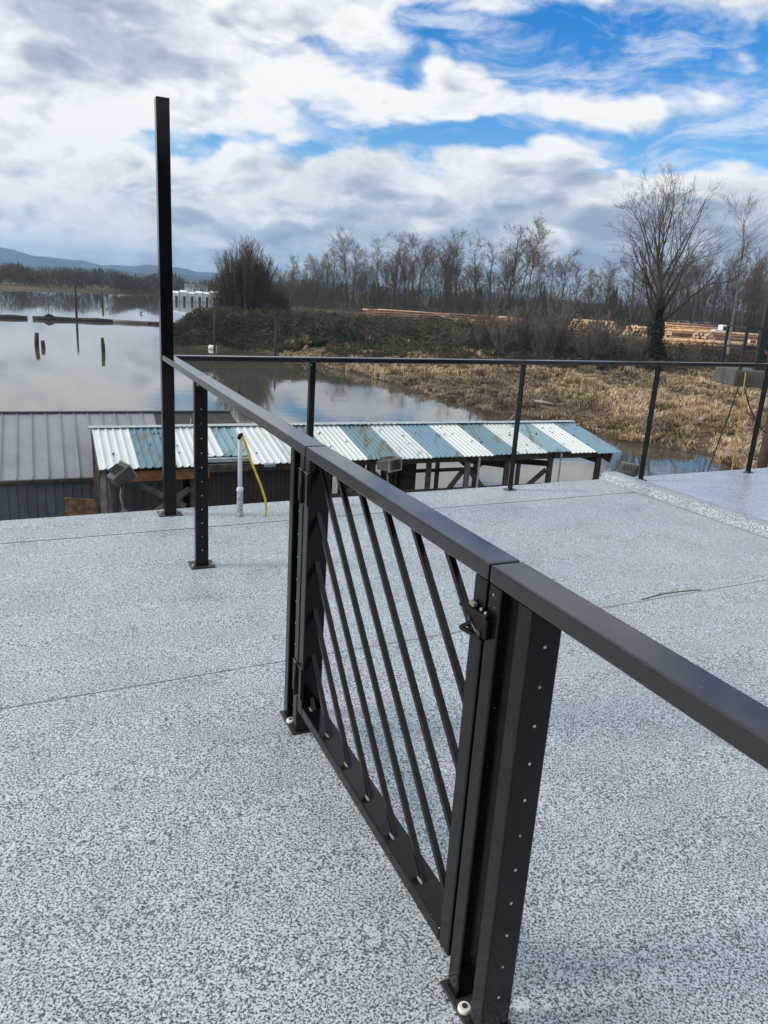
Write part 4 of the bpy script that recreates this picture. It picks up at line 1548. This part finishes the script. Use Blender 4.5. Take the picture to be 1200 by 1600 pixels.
NB = {1: 8, 2: 6, 3: 4}
tp_, tr_ = bigbranch(Vector((0, 0, -0.4)), Vector((0.02, 0, 1)), 13.5, 0.52, 0, TB, 9, 0.10)
for (t, az, tiltv, L) in ((0.30, 3.3, 0.75, 9.0), (0.36, 0.2, 0.85, 9.0), (0.40, 2.6, 0.55, 9.5), (0.44, 5.0, 0.6, 8.5), (0.48, 0.4, 0.55, 11.5), (0.50, 3.4, 0.62, 9.5),
                          (0.55, 1.6, 0.45, 10.5), (0.60, 5.9, 0.42, 12.0), (0.62, 3.0, 0.42, 10.5), (0.68, 4.4, 0.35, 10.0), (0.74, 0.2, 0.42, 9.5),
                          (0.80, 2.8, 0.36, 9.0), (0.86, 5.6, 0.25, 9.0), (0.92, 1.2, 0.25, 8.5), (0.98, 3.6, 0.2, 8.5), (0.99, 0.3, 0.22, 8.0)):
    f = t * (len(tp_) - 1)
    i = min(int(f), len(tp_) - 2)
    p = tp_[i].lerp(tp_[i + 1], f - i)
    d = Vector((math.cos(az) * math.sin(tiltv), math.sin(az) * math.sin(tiltv), math.cos(tiltv)))
    ps, rs = bigbranch(p, d, L, max(0.09, tr_[i] * 0.55), 1, CB, 6, 0.07)
    bigrec(ps, rs, L, 1, 3, NB)
BX, BY = 32.0, 96.0
bt = tag(empty('bare_tree', (BX, BY, gz_at(BX, BY))), 'tallest bare spreading tree with dark ivy at its foot, above the right log piles', 'tree')
link('trunk', TB.mesh('trunk', M['bark']), bt)
link('crown', CB.mesh('crown', M['twig']), bt)
nr_ = np.random.default_rng(3)
n_ = 5000
th = nr_.uniform(0, 2 * PI, n_)
hh = nr_.beta(1.0, 2.2, n_) * 8.5
rad_ = (0.45 + 1.9 * np.exp(-hh / 1.3) + 0.5 * np.abs(np.sin(hh * 1.3 + th)) * (hh < 5)) * np.sqrt(nr_.uniform(0.05, 1, n_))
P_ = np.stack([np.cos(th) * rad_, np.sin(th) * rad_, hh], 1)
D_ = nr_.normal(size=(n_, 3)) + np.array([0, 0, -0.2])
V_, T_ = sliver_arrays(P_, D_, nr_.uniform(0.25, 0.6, n_), nr_.uniform(0.08, 0.2, n_), nr_)
c_ = np.repeat(np.array([0.030, 0.036, 0.020]) * nr_.uniform(0.5, 1.5, (n_, 1)), 3, 0)
link('ivy', np_mesh('ivy', V_, T_, M['veg'], c_), bt)

# pale tree at the right edge
bm_ = tree_meshes('birch', 'twig_birch', 21, 17.5, 0.20, 0.28, 1.15, 4, [15, 7, 5, 3], up=0.16, twigw=0.022, lenf=0.60)
tree_from(bm_, 'bare_tree', 43.5, 101, (1.0, 1.0), 0.6, 'pale-barked bare tree at the right, beside the dark mast', 'tree', None)
bm2 = tree_meshes('birch', 'twig_birch', 23, 15.0, 0.17, 0.3, 1.1, 4, [12, 6, 5, 3], up=0.16, twigw=0.022, lenf=0.6)
tree_from(bm2, 'bare_tree', 53, 108, (1.0, 1.0), 2.0, 'pale bare tree cut by the right picture edge', 'tree', None)

# rounded dense bush tree at the end of the spit
BUX, BUY = -23.5, 122.0
bu = tag(empty('bush_tree', (BUX, BUY, gz_at(BUX, BUY))), 'big dense olive-brown bush tree at the tip of the spit', 'tree')
Tt, Ct = MB(), MB()
rgb = random.Random(11)
for k in range(11):
    a = k * 2.399
    x, y = 1.4 * math.cos(a) * rgb.random(), 1.4 * math.sin(a) * rgb.random()
    Hh = rgb.uniform(6.5, 10.5)
    lean = rgb.uniform(0.1, 0.45)
    Tt.tube([(x, y, -0.3), (x + math.cos(a) * lean * Hh * .4, y + math.sin(a) * lean * Hh * .4, Hh * .5), (x + math.cos(a) * lean * Hh * .7, y + math.sin(a) * lean * Hh * .7, Hh)], [0.16, 0.10, 0.03], 5, False)
link('trunk', Tt.mesh('trunk', M['bark']), bu)
rgb2 = random.Random(12)
for k in range(150):
    a = rgb2.uniform(0, 6.28)
    rr_ = rgb2.uniform(0, 4.6)
    x, y = rr_ * math.cos(a), rr_ * math.sin(a)
    Hh = (11.6 - 0.26 * rr_ ** 1.6) * rgb2.uniform(0.72, 1.06)
    Ct.tube([(x * .6, y * .6, 2), (x * .9, y * .9, Hh * .7), (x * 1.12 + rgb2.uniform(-.3, .3), y * 1.12, Hh)], [0.05, 0.035, 0.012], 3, False)
    for j in range(26):
        t = rgb2.uniform(0.45, 1.0)
        p = Vector((x * (0.6 + .5 * t), y * (0.6 + .5 * t), 2 + (Hh - 2) * t))
        d = Vector((rgb2.gauss(0, .5) + x * .12, rgb2.gauss(0, .5), 1.0)).normalized() * rgb2.uniform(0.5, 1.5)
        Ct.tube([p, p + d * .55 + Vector((rgb2.uniform(-.1, .1), 0, 0)), p + d], [0.022, 0.016, 0.008], 3, False)
link('twigs', Ct.mesh('twigs', M['bushtwig']), bu)
n_ = 30000
# lobed crown volume: uneven outline from several overlapping ellipsoids
lob = [(-3.6, 0, 3.6, 2.2, 3.6), (0, 0, 4.6, 4.0, 5.0), (-2.0, 0.5, 3.6, 2.4, 4.0), (1.8, -0.4, 4.6, 2.4, 3.6), (0.3, 0.6, 6.6, 1.6, 2.6), (3.4, 0, 2.6, 2.6, 2.9), (-0.9, 0, 6.2, 1.2, 2.6), (1.5, .3, 6.2, 1.0, 2.0), (-3.0, 0, 2.4, 1.8, 2.6), (5.2, 0, 2.0, 1.8, 2.4)]
pk = nr_.integers(0, len(lob), n_)
lb = np.array(lob)[pk]
dd_ = nr_.normal(size=(n_, 3))
dd_ /= np.linalg.norm(dd_, axis=1, keepdims=True)
rr3 = nr_.uniform(0.15, 1, n_) ** 0.5
P_ = lb[:, :3] + dd_ * rr3[:, None] * np.stack([lb[:, 3], lb[:, 3], lb[:, 4]], 1)
P_[:, 2] = np.clip(P_[:, 2], 0.05, None)
D_ = dd_ * 0.7 + np.array([0, 0, 1.0]) + nr_.normal(size=(n_, 3)) * 0.35
V_, T_ = sliver_arrays(P_, D_, nr_.uniform(0.4, 1.1, n_), nr_.uniform(0.02, 0.05, n_), nr_)
pal = np.array([(0.10, 0.082, 0.045), (0.072, 0.062, 0.036), (0.115, 0.088, 0.055), (0.06, 0.06, 0.034)])
c_ = np.repeat(pal[nr_.integers(0, 4, n_)] * nr_.uniform(0.7, 1.25, (n_, 1)), 3, 0)
link('crown', np_mesh('crown', V_, T_, M['veg'], c_), bu)

# forest behind the yard: six kinds, copied
kinds = []
for i in range(7):
    H = [17, 18.5, 16, 19, 14, 20, 15][i]
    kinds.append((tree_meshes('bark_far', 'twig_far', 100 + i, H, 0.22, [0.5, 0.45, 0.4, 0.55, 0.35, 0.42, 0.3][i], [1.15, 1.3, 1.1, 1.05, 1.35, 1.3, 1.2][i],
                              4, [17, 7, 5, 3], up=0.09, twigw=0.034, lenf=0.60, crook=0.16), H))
rf = random.Random(31)
# (x at 220 m, top height above the camera) read along the treeline
prof_t = [(-30, 7), (-24, 8.5), (-20, 8.5), (-14.3, 14.2), (-10, 10), (-5.5, 13.0), (-1.1, 14.7), (3, 13.8), (7, 14), (12.9, 15.6), (16, 13), (21.8, 14.7), (26, 13.5), (31, 18.5), (36, 19.0),
          (40, 14.5), (45.8, 12.8), (50, 10.5), (54, 8.5), (59.3, 11.0), (65.8, 15), (70, 13), (77, 14.5), (83.2, 16), (90, 15), (97, 16), (104, 15), (112, 16)]
named = {3: 'bare tree standing alone and tall at the left end of the treeline', 13: 'left one of the tallest pair of bare trees in the treeline',
         14: 'right one of the tallest pair of bare trees in the treeline', 16: 'rounded bare tree in the dip of the treeline'}
ORD = ['first', 'second', 'third', 'fourth', 'fifth', 'sixth', 'seventh', 'eighth', 'ninth', 'tenth', 'eleventh', 'twelfth', 'thirteenth', 'fourteenth',
       'fifteenth', 'sixteenth', 'seventeenth', 'eighteenth', 'nineteenth', 'twentieth', 'twenty-first', 'twenty-second', 'twenty-third', 'twenty-fourth',
       'twenty-fifth', 'twenty-sixth', 'twenty-seventh', 'twenty-eighth']
for i, (x, tp) in enumerate(prof_t):
    y = 220 + rf.uniform(-6, 6)
    xx = x * y / 220
    g0 = gz_at(xx, y)
    Hn = tp * y / 220 + 1.6 - g0
    ms, H0 = kinds[i % 7]
    sc = Hn / (H0 * 1.08)
    lab = named.get(i) or ('%s bare tree from the left in the front treeline behind the log yard' % ORD[i])
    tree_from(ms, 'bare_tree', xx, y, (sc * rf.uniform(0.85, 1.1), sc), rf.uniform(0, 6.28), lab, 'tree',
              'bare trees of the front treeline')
for i in range(64):
    y = rf.uniform(224, 262)
    xx = rf.uniform(-36, 122) * y / 220
    lim = np.interp(xx * 220 / y, [p[0] for p in prof_t], [p[1] for p in prof_t])
    g0 = gz_at(xx, y)
    Hn = (lim * rf.uniform(0.55, 0.95)) * y / 220 + 1.6 - g0
    ms, H0 = kinds[rf.randrange(7)]
    sc = max(0.35, Hn / (H0 * 1.08))
    lab = ('slender bare tree in the wood behind the left log piles' if xx < 26 else
           'slender bare tree in the wood behind the willow thicket' if xx < 62 else 'slender bare tree in the wood right of the big bare tree')
    tree_from(ms, 'bare_tree', xx, y, (sc * rf.uniform(0.8, 1.1), sc), rf.uniform(0, 6.28), lab, 'tree', lab.replace('slender bare tree', 'slender bare trees'))

# willow thicket shrubs in the middle
wk = [tree_meshes('twig', 'willowtwig', 200 + i, 4.6, 0.05, 0.08, 0.75, 3, [15, 7, 5], up=0.28, leaders=10, twigw=0.020, lenf=0.5) for i in range(3)]
wl = [(12.5, 91, 1.15), (15.5, 93, 1.35), (17.5, 90, 1.2), (20, 94, 1.4), (22.5, 90, 1.15), (25, 93, 1.2), (10.5, 93, 0.95), (28, 90, 0.95), (36, 93, 0.7), (7.5, 91, 0.65)]
wlab = ['first', 'third', 'fourth', 'fifth', 'sixth', 'seventh', 'second', 'eighth']
for i, (x, y, s_) in enumerate(wl):
    lab = (('bare reddish-brown willow shrub in the tall thicket, %s from the left' % wlab[i]) if i < 8 else
           'low bare willow shrub at the foot of the big bare tree' if i == 8 else 'low bare willow shrub at the left end of the thicket')
    tree_from(wk[i % 3], 'willow_shrub', x, y, (s_ * 1.15, s_), i * 1.7, lab, 'shrub', 'willow shrubs of the tall thicket' if i < 8 else None)

# ------------------------------------------------------------------ vegetation as masses
rng = np.random.default_rng(8)


def keep_view(X, Y, m=3):
    return (X / Y > -0.36) & (X / Y < 0.66)


# brambles on the bank and along the yard edge
n_ = 130000
X = rng.uniform(-32, 78, n_)
Y = brushline(X) - 3 + rng.uniform(0, 1, n_) ** 1.2 * 24
X = np.concatenate([X, rng.uniform(-34, -4, 45000), rng.uniform(-36, 24, 34000)])
Y = np.concatenate([Y, rng.uniform(93, 116, 45000), rng.uniform(108, 150, 34000)])
X2, Y2 = X, np.where((X < -8) & (Y < 118), np.clip(Y + 2, 91.5, 120), Y)
ok = (sdf(X2, Y2) > 0.4) & (Y2 < 150) & keep_view(X2, Y2)
X, Y = X2[ok], Y2[ok]
patch = np.sin(X * 0.33 + 1.1 * np.sin(Y * 0.21)) * np.sin(Y * 0.4 + X * 0.13) + 0.5 * np.sin(X * 0.9 + Y * 0.6)
clump = 0.5 + 0.5 * np.sin(X * 1.7 + np.sin(Y * 1.3) * 2) * np.sin(Y * 1.5 + np.sin(X * 0.9) * 2)
Hh = (0.5 + 1.1 * clump) * np.where(X < 4, 0.75, 1.0) * (1 + 0.9 * sstep(Y - brushline(X), 4, 18)) * np.where(X > 31, 0.62, 1.0)
Z = height(X, Y) + Hh * np.sqrt(rng.uniform(0, 1, len(X)))
D = rng.normal(size=(len(X), 3)) * np.array([1, 1, 0.6]) + np.array([0, 0, 0.4])
V, T = sliver_arrays(np.stack([X, Y, Z - 0.2], 1), D, rng.uniform(0.25, 0.8, len(X)), rng.uniform(0.04, 0.13, len(X)), rng)
pal = np.array([(0.080, 0.062, 0.042), (0.064, 0.062, 0.034), (0.042, 0.054, 0.025), (0.115, 0.088, 0.060), (0.066, 0.044, 0.038)])
pi_ = np.where(patch > 0.55, 2, np.where(patch > 0.1, rng.integers(0, 3, len(X)), rng.choice([0, 0, 3, 4, 1], len(X))))
c_ = np.repeat(pal[pi_] * rng.uniform(0.55, 1.4, (len(X), 1)), 3, 0)
tag(link('bramble_thicket', np_mesh('bramble_thicket', V, T, M['veg'], c_)), 'dark reddish brown bramble thicket along the river bank and yard edge', 'thicket', kind='stuff')

# understorey between the far trunks
n_ = 110000
Y = rng.uniform(214, 268, n_)
X = rng.uniform(-38, 125, n_) * Y / 220
lim = np.interp(X * 220 / Y, [p[0] for p in prof_t], [p[1] for p in prof_t])
g0 = height(X, Y)
top = np.clip((lim * 0.62 + 5.5), 3, 16) * (0.55 + 0.45 * np.sin(X * 0.6 + np.sin(X * 0.23) * 3) ** 2)
Z = g0 + rng.uniform(0, 1, n_) ** 1.2 * top
D = rng.normal(size=(n_, 3)) * np.array([0.35, 0.35, 0.2]) + np.array([0, 0, 1.0])
V, T = sliver_arrays(np.stack([X, Y, Z], 1), D, rng.uniform(0.8, 2.6, n_), rng.uniform(0.03, 0.10, n_), rng)
pal = np.array([(0.095, 0.080, 0.062), (0.075, 0.066, 0.050), (0.11, 0.088, 0.068), (0.062, 0.066, 0.044)])
c_ = np.repeat(pal[rng.integers(0, 4, n_)] * rng.uniform(0.6, 1.25, (n_, 1)), 3, 0)
tag(link('understorey', np_mesh('understorey', V, T, M['veg'], c_)), 'grey-brown tangle of saplings between the far tree trunks', 'undergrowth', kind='stuff')

def vnoise(x, y, seed=0):
    xi, yi = np.floor(x).astype(int), np.floor(y).astype(int)
    fx, fy = x - xi, y - yi
    fx, fy = fx * fx * (3 - 2 * fx), fy * fy * (3 - 2 * fy)

    def hsh(a, b):
        h = (a * 374761393 + b * 668265263 + seed * 1274126177) & 0x7fffffff
        h = ((h ^ (h >> 13)) * 1274126177) & 0x7fffffff
        return ((h ^ (h >> 16)) & 0xffff) / 65535.0
    return ((hsh(xi, yi) * (1 - fx) + hsh(xi + 1, yi) * fx) * (1 - fy) + (hsh(xi, yi + 1) * (1 - fx) + hsh(xi + 1, yi + 1) * fx) * fy)


def fbm(x, y, seed=0):
    return 0.5 * vnoise(x, y, seed) + 0.3 * vnoise(x * 2.1 + 5, y * 2.1, seed + 1) + 0.2 * vnoise(x * 4.3, y * 4.3 + 9, seed + 2)


# dry marsh grass: drooping blades in tufts
nt = 30000
Y = 36 + (104 - 36) * rng.uniform(0, 1, nt) ** 1.5
X = rng.uniform(-0.20, 0.66, nt) * Y
ok = (sdf(X, Y) > 0.15) & (Y < brushline(X) + 4 + rng.normal(size=nt) * 2) & (fbm(X * 0.55, Y * 0.55, 3) + rng.uniform(-.1, .1, nt) > 0.40)
X, Y = X[ok], Y[ok]
nt = len(X)
nb = 12
tz = height(X, Y)
patch = (fbm(X * 0.16, Y * 0.16, 7) - 0.5) * 3.2
hum = fbm(X * 0.55, Y * 0.55, 3)
tl = rng.uniform(0.5, 1.0, nt) * (0.45 + 1.3 * (hum - 0.35)) * (1 + 0.25 * patch)
tz = tz + np.clip(hum - 0.42, 0, 1) * 1.1
tcol = np.array([0.60, 0.455, 0.295]) * (0.80 + 0.20 * rng.uniform(-1, 1, nt))[:, None] * np.clip(0.85 + 0.55 * patch, 0.38, 1.15)[:, None]
tcol[rng.uniform(0, 1, nt) < 0.12] *= np.array([0.55, 0.5, 0.5])
tcol[rng.uniform(0, 1, nt) < 0.10] *= np.array([1.2, 1.22, 1.3])
tdir = fbm(X * 0.3, Y * 0.3, 11) * 14.0 + rng.normal(size=nt) * 0.5
bx_ = np.repeat(X, nb) + rng.normal(size=nt * nb) * 0.12
by_ = np.repeat(Y, nb) + rng.normal(size=nt * nb) * 0.12
bz_ = np.repeat(tz, nb) - 0.03
bl = np.repeat(tl, nb) * rng.uniform(0.6, 1.2, nt * nb)
ba = np.repeat(tdir, nb) + rng.normal(size=nt * nb) * 1.1
N = nt * nb
d1 = np.stack([np.cos(ba) * 0.45, np.sin(ba) * 0.45, np.ones(N)], 1)
d1 /= np.linalg.norm(d1, axis=1, keepdims=True)
d2 = np.stack([np.cos(ba), np.sin(ba), rng.uniform(-0.55, 0.25, N)], 1)
d2 /= np.linalg.norm(d2, axis=1, keepdims=True)
sd_ = np.stack([-np.sin(ba), np.cos(ba), np.zeros(N)], 1)
wv_ = rng.uniform(0.02, 0.05, N)[:, None] * (0.6 + np.repeat(Y, nb)[:, None] / 90)
B0 = np.stack([bx_, by_, bz_], 1)
B1 = B0 + d1 * (bl * 0.55)[:, None]
B2 = B1 + d2 * (bl * 0.6)[:, None]
V = np.stack([B0 - sd_ * wv_ / 2, B0 + sd_ * wv_ / 2, B1 + sd_ * wv_ / 2, B1 - sd_ * wv_ / 2, B2], 1).reshape(-1, 3)
o5 = np.arange(N)[:, None] * 5
T = np.concatenate([o5 + np.array([[0, 1, 2]]), o5 + np.array([[0, 2, 3]]), o5 + np.array([[3, 2, 4]])])
cb_ = np.repeat(tcol, nb, 0) * rng.uniform(0.75, 1.25, (N, 1))
c_ = np.repeat(cb_, 5, 0)
tag(link('marsh_grass', np_mesh('marsh_grass', V, T, M['veg'], c_)), 'dry straw-coloured marsh grass on the bank across the water', 'grass', kind='stuff')


# far-off woods: conifers and bare woods as masses
def far_conifers(n, rr0, rr1, a0, a1, hmin, hmax, seed, name, lab):
    r = np.random.default_rng(seed)
    Vs, Ts, Cs = [], [], []
    o = 0
    for i in range(n):
        rad = r.uniform(rr0, rr1)
        az = math.radians(r.uniform(a0, a1))
        x, y = rad * math.sin(az), rad * math.cos(az)
        if sdf(np.array([x]), np.array([y]))[0] < 12:
            continue
        z = float(height(np.array([x]), np.array([y]))[0])
        cl = 0.6 + 0.4 * math.sin(math.degrees(az) * 1.9 + 0.8) * math.sin(math.degrees(az) * 0.7)
        h = (hmin + (hmax - hmin) * r.uniform(0, 1) ** 1.6) * cl
        w = h * r.uniform(0.18, 0.34)
        col = np.array([0.022, 0.036, 0.022]) * r.uniform(0.7, 1.4)
        for k in range(5):
            zb = z + h * (0.06 + 0.17 * k)
            zt_ = zb + h * 0.32
            wk_ = w * (1 - 0.17 * k)
            m = 7
            an = np.linspace(0, 2 * PI, m, endpoint=False) + r.uniform(0, 1)
            rj = wk_ * r.uniform(0.65, 1.15, m)
            ring = np.stack([x + np.cos(an) * rj, y + np.sin(an) * rj, zb + r.uniform(-.05, .05, m) * h], 1)
            Vs.append(np.vstack([ring, [[x, y, zt_]]]))
            Ts.append(np.array([[o + q, o + (q + 1) % m, o + m] for q in range(m)]))
            Cs.append(np.tile(col, (m + 1, 1)))
            o += m + 1
    return tag(link(name, np_mesh(name, np.vstack(Vs), np.vstack(Ts), M['veg'], np.vstack(Cs))), lab, 'forest', kind='stuff')


far_conifers(1500, 480, 1300, -34, -4, 6, 13, 1, 'far_forest', 'dark evergreen forest belt on the far shore below the hills')
far_conifers(420, 360, 620, -10, 36, 8, 17, 2, 'evergreen_wood', 'dark evergreens showing through the bare treeline')


def far_bare(n, pts, h0, h1, seed, name, lab, pal):
    """pts: list of (x,y,spread) seats of rounded bare thickets"""
    r = np.random.default_rng(seed)
    pts = np.array(pts, float)
    k = r.integers(0, len(pts), n)
    cx = pts[k, 0] + r.normal(size=n) * pts[k, 2] * 0.5
    cy = pts[k, 1] + r.normal(size=n) * 6
    g = height(cx, cy)
    top = (h0 + (h1 - h0) * (0.5 + 0.5 * np.sin(cx * 0.55 + 2 * np.sin(cx * 0.17)))) * np.clip(1.15 - (np.abs(cx - pts[k, 0]) / (pts[k, 2] * 1.6)) ** 2, 0.15, 1)
    z = g + r.uniform(0, 1, n) ** 0.8 * top
    D = r.normal(size=(n, 3)) * np.array([0.5, 0.5, 0.3]) + np.array([0, 0, 1.0])
    V, T = sliver_arrays(np.stack([cx, cy, z], 1), D, r.uniform(0.6, 1.6, n), r.uniform(0.10, 0.35, n), r)
    p = np.array(pal)
    c = np.repeat(p[r.integers(0, len(p), n)] * r.uniform(0.65, 1.25, (n, 1)), 3, 0)
    return tag(link(name, np_mesh(name, V, T, M['veg'], c)), lab, 'thicket', kind='stuff')


greyb = [(0.105, 0.088, 0.072), (0.085, 0.078, 0.062), (0.12, 0.10, 0.082)]
far_bare(16000, [(-165, 345, 16), (-150, 362, 14), (-180, 330, 10)], 6, 9, 5, 'far_thicket', 'grey-brown bare thicket on the far shore at the left', greyb)
far_bare(12000, [(-126, 382, 10), (-117, 390, 8), (-132, 375, 7)], 6, 10, 6, 'far_thicket', 'rounded grey bare thicket on the far shore left of the corner post', greyb)
far_bare(9000, [(-95, 428, 20), (-75, 425, 20), (-190, 310, 9)], 4, 7, 7, 'far_thicket', 'low bare scrub on the far shore behind the white boathouses', greyb)

# ------------------------------------------------------------------ haze
hz, ht, hb = newmat('haze_air')
ht.n.remove(hb)
pv = ht.node('ShaderNodeVolumePrincipled')
pv.inputs['Color'].default_value = (0.42, 0.68, 1.0, 1)
pv.inputs['Density'].default_value = 0.00019
pv.inputs['Anisotropy'].default_value = 0.2
ht.l.new(pv.outputs[0], ht.n['Material Output'].inputs['Volume'])
hmb = MB().box(WORLD, (-7200, 7200), (-2600, 7300), (-12, 190))
haze = tag(hmb.build('haze', hz), 'thin bluish river haze', kind='stuff')
